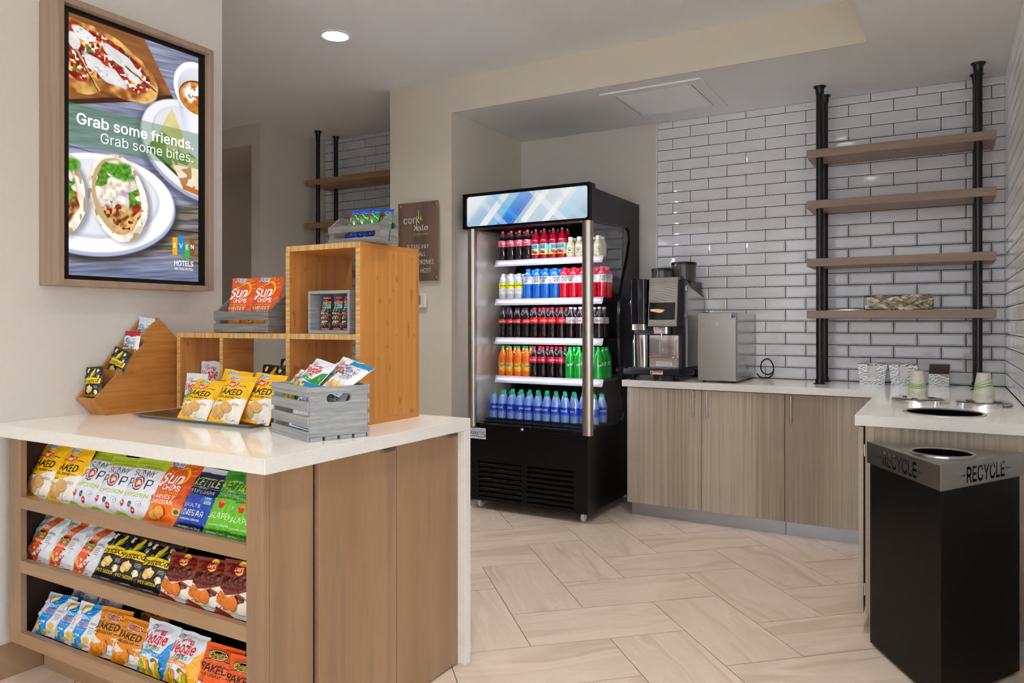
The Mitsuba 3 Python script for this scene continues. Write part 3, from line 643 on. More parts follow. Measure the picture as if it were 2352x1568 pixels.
for x, y, r, z0, z1 in ((-1.70, 5.02, .072, 1.555, 1.674), (-1.587, 5.15, .085, 1.585, 1.722)):
    hp = obj('bean_hopper', lathe([(r * .90, z0), (r * .96, z0 + .02), (r, z1 - .02), (r, z1 - .012)], 36, (x, y, 0)), 'smoke_plastic', cm, True)
    obj('lid', lathe([(0, z1), (r * .9, z1), (r * 1.03, z1 - .005), (r * 1.03, z1 - .018), (r * .97, z1 - .019)], 36, (x, y, 0)), 'black_plastic', hp, 40)
# small refrigerator
mc = thing('milk_fridge', 'small stainless steel counter refrigerator right of the coffee machine', 'refrigerator')
mx0, mx1, my0, my1 = -1.386, -1.140, 4.792, 5.325
obj('cabinet', box(mx0 + .002, mx1 - .001, my0 + .036, my1, .925, 1.360, .002), 'steel_satin', mc)
dm = obj('door', box(mx0, mx1, my0, my0 + .03, .926, 1.362, .003), 'steel_brushed', mc)
obj('gasket', box(mx0 + .006, mx1 - .006, my0 + .03, my0 + .036, .932, 1.356), 'black_plastic', mc)
bd = Colored(); bd.mesh(moved(lathe([(0, 0), (.011, 0), (.012, .002), (0, .003)], 24), M(90, (1, 0, 0)), M(at=(-1.262, my0, 1.292))), S(206, 206, 206), 40)
it = tx('n', -1.262, 1.2935, .009, .013, S(90, 90, 92), True); v, f = flat(it); bd.add(np.c_[v[:, 0], np.full(len(v), my0 - .0034), v[:, 1]], f, it[-1], np.tile([0, -1., 0], (len(v), 1)))
scene[dm + '__badge'] = bd.shape('print')
bs = Colored(); bs.mesh(box(-1.170, -1.147, my0 - .001, my0, 1.328, 1.357), S(24, 34, 84))
for it in [rc(-1.166, -1.151, 1.345, 1.353, S(150, 170, 210)), rc(-1.161, -1.151, 1.332, 1.336, S(180, 190, 220))]:
    v, f = flat(it); bs.add(np.c_[v[:, 0], np.full(len(v), my0 - .0013), v[:, 1]], f, it[-1], np.tile([0, -1., 0], (len(v), 1)))
scene[dm + '__sticker'] = bs.shape('print')
obj('vent_cap', box(-1.375, -1.34, 4.86, 4.88, 1.36, 1.366, .001), 'black_plastic', mc)
for x in (mx0 + .03, mx1 - .03):
    for y in (my0 + .05, my1 - .05): obj('foot', lathe([(0, CT), (.012, CT), (.014, .926), (0, .926)], 14, (x, y, 0)), 'black_plastic', mc, 40)
loop = [(-1.12, 5.31, .95), (-1.095, 5.30, .925), (-1.055, 5.295, .922), (-1.02, 5.29, .94), (-1.008, 5.285, .985), (-1.02, 5.285, 1.03), (-1.05, 5.29, 1.052), (-1.085, 5.295, 1.03), (-1.095, 5.3, .99), (-1.08, 5.305, .955), (-1.045, 5.305, .945), (-1.018, 5.30, .965)]
from scipy.interpolate import CubicSpline
def spline(P, n): P = np.array(P, float); return CubicSpline(np.arange(len(P)), P)(np.linspace(0, len(P) - 1, n))
tag(obj('power_cord', tube(spline(loop, 70), .0042, 8), 'black_plastic', None, True), 'black power cord looped behind the small steel refrigerator', 'cord')

# pipe and wood wall shelves ------------------------------------------
def pole_shelf(name, label, xs, yf, yb, zb, zt, boards, x0, x1, y0, y1, mat, r=.0215):
    t = thing(name, label, 'shelf unit')
    for x in xs:
        for y in (yf, yb):
            q = obj('pole', rod((x, y, zb + .008), (x, y, zt - .008), r, 20), 'black_metal', t, 40)
            if zb > .5: obj('foot_flange', lathe([(0, zb), (r * 1.75, zb), (r * 1.75, zb + .004), (r * 1.25, zb + .008), (r * 1.2, zb + .03), (0, zb + .03)], 24, (x, y, 0)), 'black_metal', q, 40)
            obj('ceiling_flange', lathe([(0, zt - .05), (r * 1.12, zt - .05), (r * 1.2, zt - .018), (r * 1.7, zt - .006), (r * 1.8, zt - .001), (0, zt - .001)], 24, (x, y, 0)), 'black_metal', q, 40)
            q2 = obj('sleeve', rod((x, y, zt - .14), (x, y, zt - .03), r * .8, 16), 'black_metal', q, 40)
    for z in boards: obj('board', box(x0, x1, y0, y1, z - .049, z, .0015), mat, t)
    return t
SB = [2.380, 2.062, 1.699, 1.374]
pole_shelf('wall_shelf', 'black pipe and gray-brown wood shelf unit with four boards on the tiled wall', (-.682, .163), 5.035, 5.258, CT, ZL, SB, -.753, .249, 4.995, 5.30, 'shelf_wood')
pole_shelf('wall_shelf', 'black pipe and brown wood shelf unit in the far nook behind the column', (-4.88, -3.9), 4.95, 5.18, .93, ZM, [2.585, 2.196, 1.80, 1.42], -5.01, -3.75, 4.92, 5.235, 'far_shelf_wood', .019)
tag(obj('countertop', box(-5.085, -3.6, 4.62, 5.25, .89, .93, .002), 'quartz'), 'white countertop in the far nook under the brown wood shelves', 'countertop')
fc_ = thing('base_cabinet', 'brown base cabinet under the countertop in the far nook', 'cabinet')
obj('carcass', box(-5.08, -3.6, 4.66, 5.25, .09, .889), 'island_wood', fc_); obj('plinth', box(-5.06, -3.62, 4.72, 5.25, 0, .09), 'kick_metal', fc_)

# basket of twisted strips on the lowest board
bk = thing('wire_basket', 'low rectangular wire basket woven with twisted pale strips on the lowest board', 'basket')
bx0, bx1, by0, by1, bz0, bz1 = -.428, -.062, 5.03, 5.15, SB[3] + .002, SB[3] + .086
fr = [tube([(bx0, by0, z), (bx1, by0, z), (bx1, by1, z), (bx0, by1, z)], .0022, 6, True) for z in (bz0 + .003, bz1)]
fr += [rod((x, y, bz0 + .002), (x, y, bz1), .0018, 6) for x in np.linspace(bx0, bx1, 4) for y in (by0, by1)]
obj('frame', cat(fr), 'black_metal', bk, 40)
r_ = np.random.RandomState(4); strips = Colored()
for side in (by0, by1):
    for i in range(170):
        x = r_.uniform(bx0 + .01, bx1 - .03); z = r_.uniform(bz0 + .006, bz1 - .006); L_ = r_.uniform(.03, .075); a = math.radians(r_.choice([-1, 1]) * r_.uniform(10, 34))
        s = np.linspace(0, 1, 7); cx_ = x + L_ * s * math.cos(a); cz_ = np.clip(z + L_ * s * math.sin(a), bz0 + .003, bz1 - .002); w_ = .0085 * np.sin(np.pi * s) + .002
        tw = r_.uniform(0, 3) + s * r_.uniform(-2, 2); off = (r_.uniform(-.006, .006)) + .002 * np.sin(6 * s)
        up = np.c_[-math.sin(a) * np.cos(tw) * w_, np.sin(tw) * w_, math.cos(a) * np.cos(tw) * w_]
        P = np.c_[np.clip(cx_, bx0, bx1), side + off, cz_]; v = np.vstack([P - up, P + up]); k = np.arange(6)
        f = np.vstack([np.c_[k, k + 1, k + 8], np.c_[k, k + 8, k + 7]])
        strips.add(v, f, [S(206, 196, 172), S(168, 156, 124), S(128, 128, 92), S(226, 222, 208)][r_.randint(4)])
scene[bk + '__strips'] = strips.shape('print'); labels[bk + '__strips'] = {'label': 'twisted pale green and cream strips', 'kind': 'stuff'}
obj('bottom', box(bx0 + .004, bx1 - .004, by0 + .012, by1 - .012, bz0, bz0 + .03), 'white_plastic', bk)

# napkin and stirrer holders -------------------------------------------
def hammered(p, n, uv): return fbm(p.x * 120, p.y * 120, p.z * 120, 2)
scene['hammered_metal'] = {'type': 'twosided', 'bsdf': {'type': 'bumpmap', 'arbitrary': {**proc(lambda p, n, uv: .0010 * noise(p.x * 130, p.y * 130 + 3, p.z * 130))}, 'bsdf': {'type': 'principled', 'base_color': rgb(S(142, 140, 136)), 'roughness': .2, 'metallic': 1.0}}}
def holder(x, y, w, rot, label, notch=True):
    t = thing('napkin_holder', label, 'napkin holder', None)
    m = M(rot, at=(x, y, CT))
    hw = w / 2; tp = hw * 1.04
    out = sg.Polygon([(-hw * .86, 0), (hw * .86, 0), (tp, .128), (-tp, .128)])
    if notch: out = out.difference(rrect(-hw * .33, hw * .33, .045, .2, .018))
    obj('front_wall', moved(ext(out.buffer(-.006).buffer(.006), -.05, -.046, 'y'), m), 'hammered_metal', t)
    obj('back_wall', moved(ext(sg.Polygon([(-hw * .86, 0), (hw * .86, 0), (tp, .128), (-tp, .128)]), .046, .05, 'y'), m), 'hammered_metal', t)
    for s in (-1, 1):
        sd = trimesh.convex.convex_hull(np.array([(s * hw * .86, -.05, 0), (s * hw * .86, .05, 0), (s * (hw * .86 - .004), -.05, 0), (s * (hw * .86 - .004), .05, 0), (s * tp, -.05, .128), (s * tp, .05, .128), (s * (tp - .004), -.05, .128), (s * (tp - .004), .05, .128)]))
        obj('side_wall', moved(sd, m), 'hammered_metal', t)
    obj('floor', moved(box(-hw * .84, hw * .84, -.046, .046, .0, .004), m), 'hammered_metal', t)
    nk = [moved(box(-hw * .74, hw * .74, -.042 + i * .0034, -.0392 + i * .0034, .005, .118 - (i % 3) * .002), m) for i in range(24)]
    key = tag(obj('napkin_stack', cat(nk), 'white_plastic'), f'stack of white paper napkins in the {label.split(" ", 1)[1]}'.replace('hammered metal ', ''), 'napkins', None, 'stuff')
    return t
holder(-.395, 5.17, .158, 4, 'leftmost hammered metal napkin holder on the corner countertop')
holder(-.222, 5.17, .150, 2, 'middle hammered metal napkin holder partly behind the cup stack')
st_ = thing('packet_holder', 'silver hammered packet holder with sloped front nearest the corner wall', 'packet holder')
pm = M(-3, at=(-.03, 5.20, CT))
obj('shell', moved(cat([ext([(-.05, 0), (.05, 0), (.05, .128), (.03, .128), (-.05, .075)], -.053, .053, 'x')]), pm), 'hammered_metal', st_)
obj('label_strip', moved(box(.008, .05, -.0525, -.05, .064, .078), pm), 'bamboo_edge', st_)
obj('rim', moved(tube([(-.054, -.05, .076), (.054, -.05, .076), (.054, .03, .129), (.054, .05, .129), (-.054, .05, .129), (-.054, .03, .129)], .002, 6, True), pm), 'chrome', st_)

# inverted cup stacks in chrome rings ----------------------------------
def cup_mesh(z, r0=.0425, r1=.027, h=.098):
    return [(r1 * .3, z + h), (r1 * .96, z + h), (r1, z + h - .003), (r0, z + .004), (r0 + .002, z + .002), (r0 + .002, z)]
def cups(cx_, cy_, n, desc, ring, rr, phase):
    rg = thing('cup_ring', ring, 'cup ring')
    obj('ring', lathe([(.045, CT), (.045, CT + .018), (.052, CT + .024), (rr - .006, CT + .024), (rr, CT + .019), (rr, CT)], 64, (cx_, cy_, 0)), 'chrome', rg, 40)
    obj('well', lathe([(0, CT + .002), (.045, CT + .002)], 24, (cx_, cy_, 0)), 'black_plastic', rg)
    for a in (20, 140, 260):
        q = M(a + phase, at=(cx_, cy_, 0)); obj('clip', moved(box(.047, .075, -.012, .012, CT + .0235, CT + .027, .001), q), 'black_gloss', rg)
    for i in range(n):
        z = CT + .003 + i * .0075
        c_ = thing('plastic_cup', f'clear plastic cup, {ORD[i]} from the bottom of the {desc}', 'cup', f'cups in the {desc}')
        sc = 1.0 if i > 1 else 1.13
        obj('wall', lathe(cup_mesh(z, .0425 * sc, .0275), 32, (cx_, cy_, 0)), 'cup_plastic', c_, True)
        if i == n - 1:
            bands = []
            for t_, (h0, slope, w_) in enumerate(((.052, .020, .0022), (.040, .014, .0030), (.034, .010, .002), (.028, .012, .003))):
                th = np.linspace(0, 2 * np.pi, 61)[:-1] + phase * .02
                zz = z + h0 + slope * np.sin(th + phase * .03); R = .0425 + (.0275 - .0425) * (zz - z - .004) / .091 + .0006
                P = np.c_[cx_ + R * np.cos(th), cy_ + R * np.sin(th), zz]; Q = P + [0, 0, w_]; N_ = 60; k = np.arange(N_); j = (k + 1) % N_
                bands.append(trimesh.Trimesh(np.vstack([P, Q]), np.vstack([np.c_[k, j, N_ + j], np.c_[k, N_ + j, N_ + k]]), process=False))
            obj('green_stripes', cat(bands), 'cup_green', c_, True)
plastic('cup_green', S(70, 160, 50), .4, .4)
cups(-.115, 4.075, 8, 'cup stack left of the waste hole', 'shiny round chrome cup ring under the left cup stack', .112, 0)
cups(.153, 4.05, 8, 'cup stack nearest the right wall', 'shiny round chrome cup ring nearest the right tiled wall', .112, 70)

# ------------------------------------------------------------------ recycling bin
bn = thing('recycle_bin', 'black three-cornered recycling bin with cut-out steel lettering band', 'recycling bin')
A3 = np.array([(-.272, 3.385), (.248, 3.385), (-.012, 2.885)])
zb0, zb1, zt_ = .0, .733, .8175
A3[:2, 1] = 3.34
tri = sg.Polygon(A3)
inner = tri.buffer(-.006, join_style=2)
obj('body', ext(inner, .012, zb1 + .03), 'bin_paint', bn)
obj('plinth', ext(tri.buffer(-.02, join_style=2), 0, .012), 'black_plastic', bn)
HB = (-.010, 3.155)
lid = tri.difference(sg.Point(HB).buffer(.098, quad_segs=16))
obj('lid', ext(lid, zt_ - .003, zt_), 'steel_brushed', bn)
obj('collar', lathe([(.0975, zt_ - .02), (.096, zt_ + .004), (.102, zt_ + .009), (.108, zt_ + .006), (.109, zt_)], 56, (*HB, 0)), 'steel_satin', bn, 40)
obj('chute', lathe([(.096, zt_), (.09, zt_ - .12), (0, zt_ - .12)], 40, (*HB, 0)), 'void_black', bn, 30)
def serif(text, cx0, cy0, w, h):
    """bold condensed lettering polygons, with slab serifs added on the stems"""
    v, f = glyphs(text, True); v = v.copy()
    x0, x1 = v[:, 0].min(), v[:, 0].max(); v[:, 0] = (v[:, 0] - (x0 + x1) / 2) * w / (x1 - x0) + cx0; v[:, 1] = (v[:, 1] - .5) * h + cy0
    return shapely.union_all([sg.Polygon(v[t]).buffer(.00005) for t in f])
for i, (a, b) in enumerate(((A3[0], A3[2]), (A3[2], A3[1]))):
    d_ = b - a; Lw = np.hypot(*d_); d_ /= Lw; n_ = np.array([d_[1], -d_[0]])
    band = sg.box(0, zb1, Lw, zt_ - .0005)
    cy0 = (zb1 + zt_) / 2 - .003
    band = band.difference(serif('RECYCLE', Lw / 2 + (.01 if i else -.01), cy0, .245, .052))
    for s in (-1, 1):
        for j in range(5): band = band.difference(sg.Point(Lw / 2 + (.01 if i else -.01) + s * (.135 + j * .0095), cy0).buffer(.0036 - j * .0005, quad_segs=5))
    m = ext(band, 0, .0025, 'y'); v = np.array(m.vertices)
    m.vertices = np.c_[a[0] + d_[0] * v[:, 0] + n_[0] * v[:, 1], a[1] + d_[1] * v[:, 0] + n_[1] * v[:, 1], v[:, 2]]
    obj('lettering_band', m, 'steel_brushed', bn)
obj('inner_dark', ext(tri.buffer(-.004, join_style=2), zb1 + .031, zt_ - .004), 'void_black', bn) if False else None
# ------------------------------------------------------------------ snack island
IC, IX0, IX1, IY0, IY1 = .932, XL + .0008, -1.572, 1.399, 2.400
ct2 = thing('countertop', 'white speckled quartz top with waterfall end over the snack shelves', 'countertop')
obj('slab', box(IX0, IX1, IY0, IY1, IC - .0435, IC, .0015), 'quartz', ct2)
obj('waterfall_panel', box(IX0, IX1, IY1 - .038, IY1 - .0002, 0, IC - .0436, .0012), 'quartz', ct2)
YF, sx_ = 1.434, (-2.935, -1.605)
dc = thing('snack_shelving', 'open wooden snack shelving of three lipped shelves in the island', 'shelving')
obj('stile', box(-2.935, -2.858, YF, YF + .022, .1446, IC - .044, .001), 'island_wood', dc)
obj('stile', box(-1.686, -1.6185, YF, YF + .022, .09, IC - .044, .001), 'island_wood', dc)
LIPS = [(.633, .675), (.4046, .4477), (.1446, .190)]
for a, b in LIPS:
    obj('lip', box(-2.8575, -1.6865, YF, YF + .026, a, b, .0015), 'island_wood_across', dc)
    obj('shelf_board', box(-2.9272, -1.6865, YF + .0262, 1.80, b - .036, b - .018), 'shaded_interior', dc)
obj('side_panel', box(-2.9395, -2.9275, YF + .0222, 1.82, .1446, IC - .044), 'shaded_interior', dc)
obj('end_panel', box(-1.6862, -1.6185, YF + .0222, 1.622, 0, IC - .044), 'island_wood', dc)
obj('back_panel', box(-2.927, -1.69, 1.802, 1.822, .1446, IC - .044), 'shaded_interior', dc)
obj('bottom', box(-2.927, -1.69, YF + .027, 1.80, .1445, .153), 'island_wood', dc)
obj('kick', box(-2.935, -1.69, 1.556, 1.572, 0, .0995), 'island_wood_across', dc)
c5_ = thing('base_cabinet', 'brown wooden island cabinet with two tall doors facing the cooler', 'cabinet')
obj('carcass', box(-2.9, -1.626, 1.824, IY1 - .04, 0.0, IC - .044), 'island_wood', c5_)
for a, b in ((1.632, 1.9945), (1.9975, 2.3605)):
    d = obj('door', box(-1.6255, -1.604, a, b, .006, IC - .047, .0012), 'island_wood', c5_)
    obj('edge_pull', cat([box(-1.604, -1.585, b - .088, b - .028, IC - .0535, IC - .0505), box(-1.5865, -1.585, b - .088, b - .028, IC - .06, IC - .0505)]), 'nickel', d)

# soft bags ------------------------------------------------------------
def bag_shape(w, h, T_, base, art, seed=0, seal=.012, puff=.62, bsdf='print', ends=None, crisp=True):
    """pillow bag: u 0..w across, v 0..h up, front towards -y; art items in bag widths"""
    nu, nv = 25, 33
    u = np.linspace(0, 1, nu); v = np.linspace(0, 1, nv); s = seal / h
    v = np.sort(np.r_[np.linspace(0, 1, nv - 4), s * .9, s * 1.15, 1 - s * 1.15, 1 - s * .9]); U, V = np.meshgrid(u, v)
    q = np.clip((V - s) / (1 - 2 * s), 0, 1)
    env = (1 - np.abs(2 * U - 1) ** 3.0) ** .6 * np.sin(np.pi * q ** .82) ** puff
    P = np.stack([U * 7, V * 4, np.full_like(U, seed * 3.1)], -1)
    fold = (meshkit.fbm(P * .8, 2, seed) - .5) * .009 + (meshkit.noise(np.stack([U * 13 + V * 3, V * 3.4, V * 0 + seed], -1), seed + 7) - .5) * .010 * np.exp(-((q * (1 - q)) / .09))
    cr = np.abs(meshkit.fbm(np.stack([U * 5 + V * 4, V * 5 - U * 3, U * 0 + 5 + seed], -1), 2, seed + 3) - .5)
    edge = np.clip(env * 3, 0, 1)
    yF = -T_ * env * .62 - (fold + (.012 * np.exp(-cr * 26) - .004) * .8) * edge
    yB = T_ * env * .40 + fold * .5 * edge
    sealw = (V < s) | (V > 1 - s)
    yF = np.where(sealw, -.0006 + .0015 * np.sin(U * 6 + seed), yF); yB = np.where(sealw, .0006 + .0015 * np.sin(U * 6 + seed), yB)
    X = (U - .5) * w * (1 - .05 * np.sin(np.pi * q) ** .8 * (1 if not sealw.all() else 0)); Z = V * h + .004 * (meshkit.noise(np.stack([U * 4, V * 0, V * 0 + seed], -1), 3) - .5) * (V > .5)
    def grid(Y, flip):
        vv = np.stack([X, Y, Z], -1).reshape(-1, 3); i, j = np.meshgrid(np.arange(nv - 1), np.arange(nu - 1), indexing='ij'); a = i * nu + j
        f = np.vstack([np.c_[a.ravel(), (a + 1).ravel(), (a + nu + 1).ravel()], np.c_[a.ravel(), (a + nu + 1).ravel(), (a + nu).ravel()]])
        f = f[:, ::-1] if flip else f
        return vv, f, meshkit.arrays(trimesh.Trimesh(vv, f, process=False), True)[2]
    C = Colored(); vf, ff, nf = grid(yF, False)
    base = base if callable(base) else (lambda a, b, c0=base: np.broadcast_to(c0, a.shape + (3,)))
    ratio = h / w
    C.add(vf, ff, base(U, V * ratio).reshape(-1, 3), nf)
    vb, fb, nb = grid(yB, True); C.add(vb, fb, base(U, V * ratio).reshape(-1, 3), nb)
    PF, NF = vf.reshape(nv, nu, 3), nf.reshape(nv, nu, 3)
    clip = sg.box(.012, .004, .988, ratio - .004); placed = []
    for it in art:
        q2, f = flat(it, .036, clip)
        if not len(f): continue
        lo, hi = q2.min(0), q2.max(0)
        lay = 1 + max([l for (a, b, l) in placed if (a < hi).all() and (b > lo).all()], default=0)
        placed.append((lo, hi, lay))
        uu = np.clip(q2[:, 0], 0, 1) * (nu - 1); j = np.clip(uu.astype(int), 0, nu - 2); fu = (uu - j)[:, None]
        vv = np.clip(q2[:, 1] / ratio, 0, 1); i = np.clip(np.searchsorted(v, vv, side='right') - 1, 0, nv - 2); fv = ((vv - v[i]) / (v[i + 1] - v[i]))[:, None]
        B = lambda A: np.where(fu >= fv, A[i, j] + fu * (A[i, j + 1] - A[i, j]) + fv * (A[i + 1, j + 1] - A[i, j + 1]), A[i, j] + fv * (A[i + 1, j] - A[i, j]) + fu * (A[i + 1, j + 1] - A[i + 1, j]))
        n_ = B(NF); n_ /= np.linalg.norm(n_, axis=1, keepdims=True)
        C.add(B(PF) + n_ * (.00032 * lay + .00025), f, it[-1], n_)
    return C.shape(bsdf)
BAGS = {}
def bag(kind_, *a, **k): BAGS[kind_] = bag_shape(*a, **k)
def chips(cx_, cy_, n, s, c, seed, dark=None, ridge=False):
    r = np.random.RandomState(seed); out = []; dark = dark or [x * .62 for x in c]
    for i in range(n):
        a = r.uniform(0, 360); px_, py_ = cx_ + (i - (n - 1) / 2) * s * 1.15 + r.uniform(-.2, .2) * s, cy_ + r.uniform(-.55, .55) * s
        out.append(blob(px_, py_ - .015, s * 1.02, s * .80, dark, seed + i, .10, a)); out.append(blob(px_, py_, s, s * .78, [x * r.uniform(.92, 1.06) for x in c], seed + i, .10, a))
        out.append(blob(px_ - .1 * s, py_ + .14 * s, s * .6, s * .4, [min(1, x * 1.16) for x in c], seed + i + 9, .15, a))
        for j in range(4 if not ridge else 6):
            t = (j - 2) * .22 * s; ang = math.radians(a); dx, dy = -math.sin(ang) * t, math.cos(ang) * t * .8
            out.append(line([(px_ + dx - math.cos(ang) * s * .5, py_ + dy - math.sin(ang) * s * .38), (px_ + dx + math.cos(ang) * s * .5, py_ + dy + math.sin(ang) * s * .38)], .010, [x * .82 for x in c]))
    return out
def popcorn(cx_, cy_, s, seed):
    r = np.random.RandomState(seed); out = []
    for i in range(5):
        a = i * 1.26 + r.rand(); out.append(blob(cx_ + .5 * s * math.cos(a), cy_ + .45 * s * math.sin(a), s * .55, s * .48, [S(238, 222, 176), S(246, 236, 206), S(214, 184, 124)][i % 3], seed + i, .2))
    return out + [blob(cx_, cy_, s * .42, s * .36, S(250, 244, 222), seed + 8, .2)]
def small_lines(x, y, w, n, c, dy=.035, hh=.010, seed=0):
    r = np.random.RandomState(seed); return [rc(x, x + w * r.uniform(.6, 1), y - i * dy, y - i * dy + hh, c) for i in range(n)]
def lays_logo(cx_, cy_, s, disc=True):
    o = [ell(cx_, cy_, s, s, S(252, 206, 50)), ell(cx_, cy_, s * .93, s * .93, S(246, 190, 24))] if disc else [ell(cx_, cy_ + .1 * s, s * .8, s * 1.0, S(250, 214, 60), 20)]
    o += [pg([(cx_ - s * 1.0, cy_ - s * .38), (cx_ - s * .2, cy_ - s * .62), (cx_ + s * .95, cy_ - s * .2), (cx_ + s * 1.0, cy_ + s * .42), (cx_ + s * .1, cy_ + s * .36), (cx_ - s * .85, cy_ + s * .5)], S(206, 26, 34)),
          tx("Lay's", cx_, cy_ + .02 * s, s * 1.5, s * .55, WHITE, True, rot=8, shear=.25)]
    return o
def baked(c, y, logo, accent=BLACK, line2='65% LESS FAT', x=.47):
    return [line([(.12, y + .16), (.30, y + .185)], .016, accent), line([(.66, y + .20), (.86, y + .19)], .016, accent), tx('BAKED', x, y, .74, .165, accent, True, shear=.06), tx(line2, x - .02, y - .155, .52, .062, accent, True), line([(.06, y - .17), (.16, y - .165)], .016, accent), line([(.76, y - .155), (.88, y - .15)], .016, accent)] + logo
def banner(x, y, c2=S(40, 80, 150)):
    return [pg([(x - .17, y - .05), (x + .17, y - .06), (x + .19, y + .055), (x - .16, y + .06)], S(196, 210, 226)), ell(x - .1, y, .052, .05, c2), ell(x - .1, y, .034, .032, S(200, 214, 232)), tx('65%', x - .1, y, .05, .022, c2, True), rc(x - .02, x + .15, y + .012, y + .03, c2), rc(x - .02, x + .12, y - .028, y - .016, c2)]
Yel = S(248, 192, 16)
bag('lays_baked', .15, .205, .052, Yel, [pg([(0, .60), (.25, .50), (.5, .54), (.78, .66), (1, .70), (1, 0), (0, 0)], S(240, 234, 220)), pg([(0, 0), (0, .22), (.3, .12), (.62, .04), (.7, 0)], Yel), line([(0, .62), (.25, .52), (.5, .56), (.78, .68), (1, .72)], .012, S(252, 214, 90))] + chips(.40, .33, 3, .17, S(220, 172, 104), 5) + [tx('original', .30, .545, .17, .035, BLACK, True, shear=.2)] + small_lines(.72, .5, .2, 2, S(120, 112, 100)) + [ell(.80, .10, .055, .06, WHITE), tx('110', .80, .10, .07, .035, BLACK, True)] + baked(Yel, .83, lays_logo(.46, 1.07, .15)) + banner(.34, 1.26), 3)
Bbq = S(126, 38, 20)
bag('lays_bbq', .148, .172, .05, Bbq, [pg([(0, .66), (.34, .44), (.62, .50), (1, .64), (1, 0), (0, 0)], S(238, 228, 212)), pg([(0, .18), (.3, .1), (.55, 0), (0, 0)], S(140, 46, 28)), blob(.70, .42, .14, .07, S(92, 36, 26), 3), line([(.62, .52), (.95, .40)], .035, S(150, 92, 52)), blob(.66, .36, .1, .05, S(150, 74, 60), 4)] + chips(.36, .30, 3, .16, S(222, 122, 40), 8) + [tx('barbecue', .2, .57, .22, .04, BLACK, True, shear=.2), ell(.78, .08, .06, .07, WHITE), tx('110', .78, .09, .08, .04, BLACK, True)] + baked(Bbq, .74, lays_logo(.5, .99, .15, False), S(44, 14, 10)), 11)
Lime = S(168, 196, 28)
bag('skinnypop', .158, .215, .052, S(226, 231, 240), [rc(0, 1, 1.12, 1.4, Lime), line([(0, 1.115), (1, 1.115)], .008, S(150, 40, 40)), rc(.0, 1, 1.22, 1.235, S(140, 172, 20)), tx('FULLY POPPED PERFECTION', .5, 1.155, .62, .028, S(60, 80, 10), True), pg([(0, .14), (.5, .03), (1, .10), (1, 0), (0, 0)], Lime), pg([(.3, 0), (.55, .07), (.8, 0)], S(226, 226, 30)),
    tx('SKINNY', .47, 1.0, .62, .15, S(36, 40, 56), False, shear=.1), tx('P', .20, .76, .18, .22, S(28, 40, 84)), tx('P', .75, .76, .18, .22, S(28, 40, 84)), ell(.47, .76, .155, .16, S(28, 40, 84)), ell(.47, .76, .13, .135, S(232, 236, 243)), ell(.47, .76, .105, .11, S(206, 24, 32))] + popcorn(.47, .76, .075, 3) +
    [tx('POPCORN', .46, .50, .74, .085, S(186, 200, 10), True), ell(.15, .30, .062, .075, S(204, 28, 44)), tx('100', .15, .31, .08, .04, WHITE, True), ell(.40, .29, .06, .068, S(34, 44, 92)), tx('GMO', .40, .30, .08, .03, S(170, 190, 226), True), ell(.50, .18, .062, .07, S(206, 28, 44)), tx('FREE', .50, .18, .09, .034, WHITE, True), ell(.64, .31, .066, .068, S(70, 80, 120)), ell(.64, .31, .060, .062, S(236, 240, 246))] + small_lines(.605, .325, .075, 3, S(90, 100, 130), .022, .008), 21)
Sun = S(222, 84, 22)
bag('sunchips', .155, .21, .054, lambda a, b: np.where((b < .45)[..., None], np.array(S(240, 112, 22)), np.array(Sun)), [('poly', sg.Point(.62, 1.03).buffer(.22).difference(sg.Point(.60, 1.01).buffer(.185)).difference(sg.box(0, 0, .5, 1.0)), S(250, 186, 40))] + [line([(.62 + .25 * math.cos(a), 1.03 + .25 * math.sin(a)), (.62 + .33 * math.cos(a), 1.03 + .33 * math.sin(a))], .018, S(250, 186, 40)) for a in np.linspace(.2, 2.9, 8)] +
    [tx('Sun', .46, .95, .60, .24, WHITE, True, rot=4, shear=.12), line([(.14, .80), (.2, .77), (.28, .82), (.3, .9)], .05, WHITE), tx('CHIPS', .56, .745, .46, .11, WHITE, True, shear=.05), tx('100% WHOLE GRAIN', .46, .635, .66, .045, S(246, 170, 30), True), tx('HARVEST', .45, .545, .66, .085, S(250, 230, 208), True), tx('CHEDDAR', .45, .435, .66, .085, S(250, 230, 208), True)] + chips(.36, .22, 3, .13, S(232, 158, 72), 6, None, True) + [rc(.80, .95, .22, .36, S(212, 190, 70)), ell(.875, .29, .05, .045, S(70, 70, 20))] + banner(.34, 1.28), 31)
def kettle(base, low, accent, flav, extra, cap):
    return [rc(0, 1, 0, .78, low), rc(0, 1, 0, .14, [x * .8 for x in base]), rc(0, 1, 1.335, 1.5, cap), tx('KETTLE', .5, 1.10, .74, .2, S(196, 208, 84), True, shear=.08), line([(.22, 1.02), (.8, 1.20)], .012, base), line([(.3, 1.2), (.5, 1.0)], .012, base), tx('BRAND', .5, .955, .26, .055, S(210, 216, 190)), line([(.1, .955), (.33, .955)], .006, S(210, 216, 190)), line([(.67, .955), (.9, .955)], .006, S(210, 216, 190)), tx('POTATO CHIPS', .5, .855, .72, .07, S(216, 222, 190)), rc(.70, .88, .60, .74, S(226, 232, 226)), rc(.70, .88, .65, .72, S(70, 140, 200)), rc(.715, .865, .61, .64, S(90, 170, 110))] + extra + [tx('great taste...naturally', .45, .235, .62, .045, S(220, 230, 214), True, shear=.1), tx('net weight 2 oz (56 g)', .45, .075, .66, .045, S(206, 224, 180), True)]
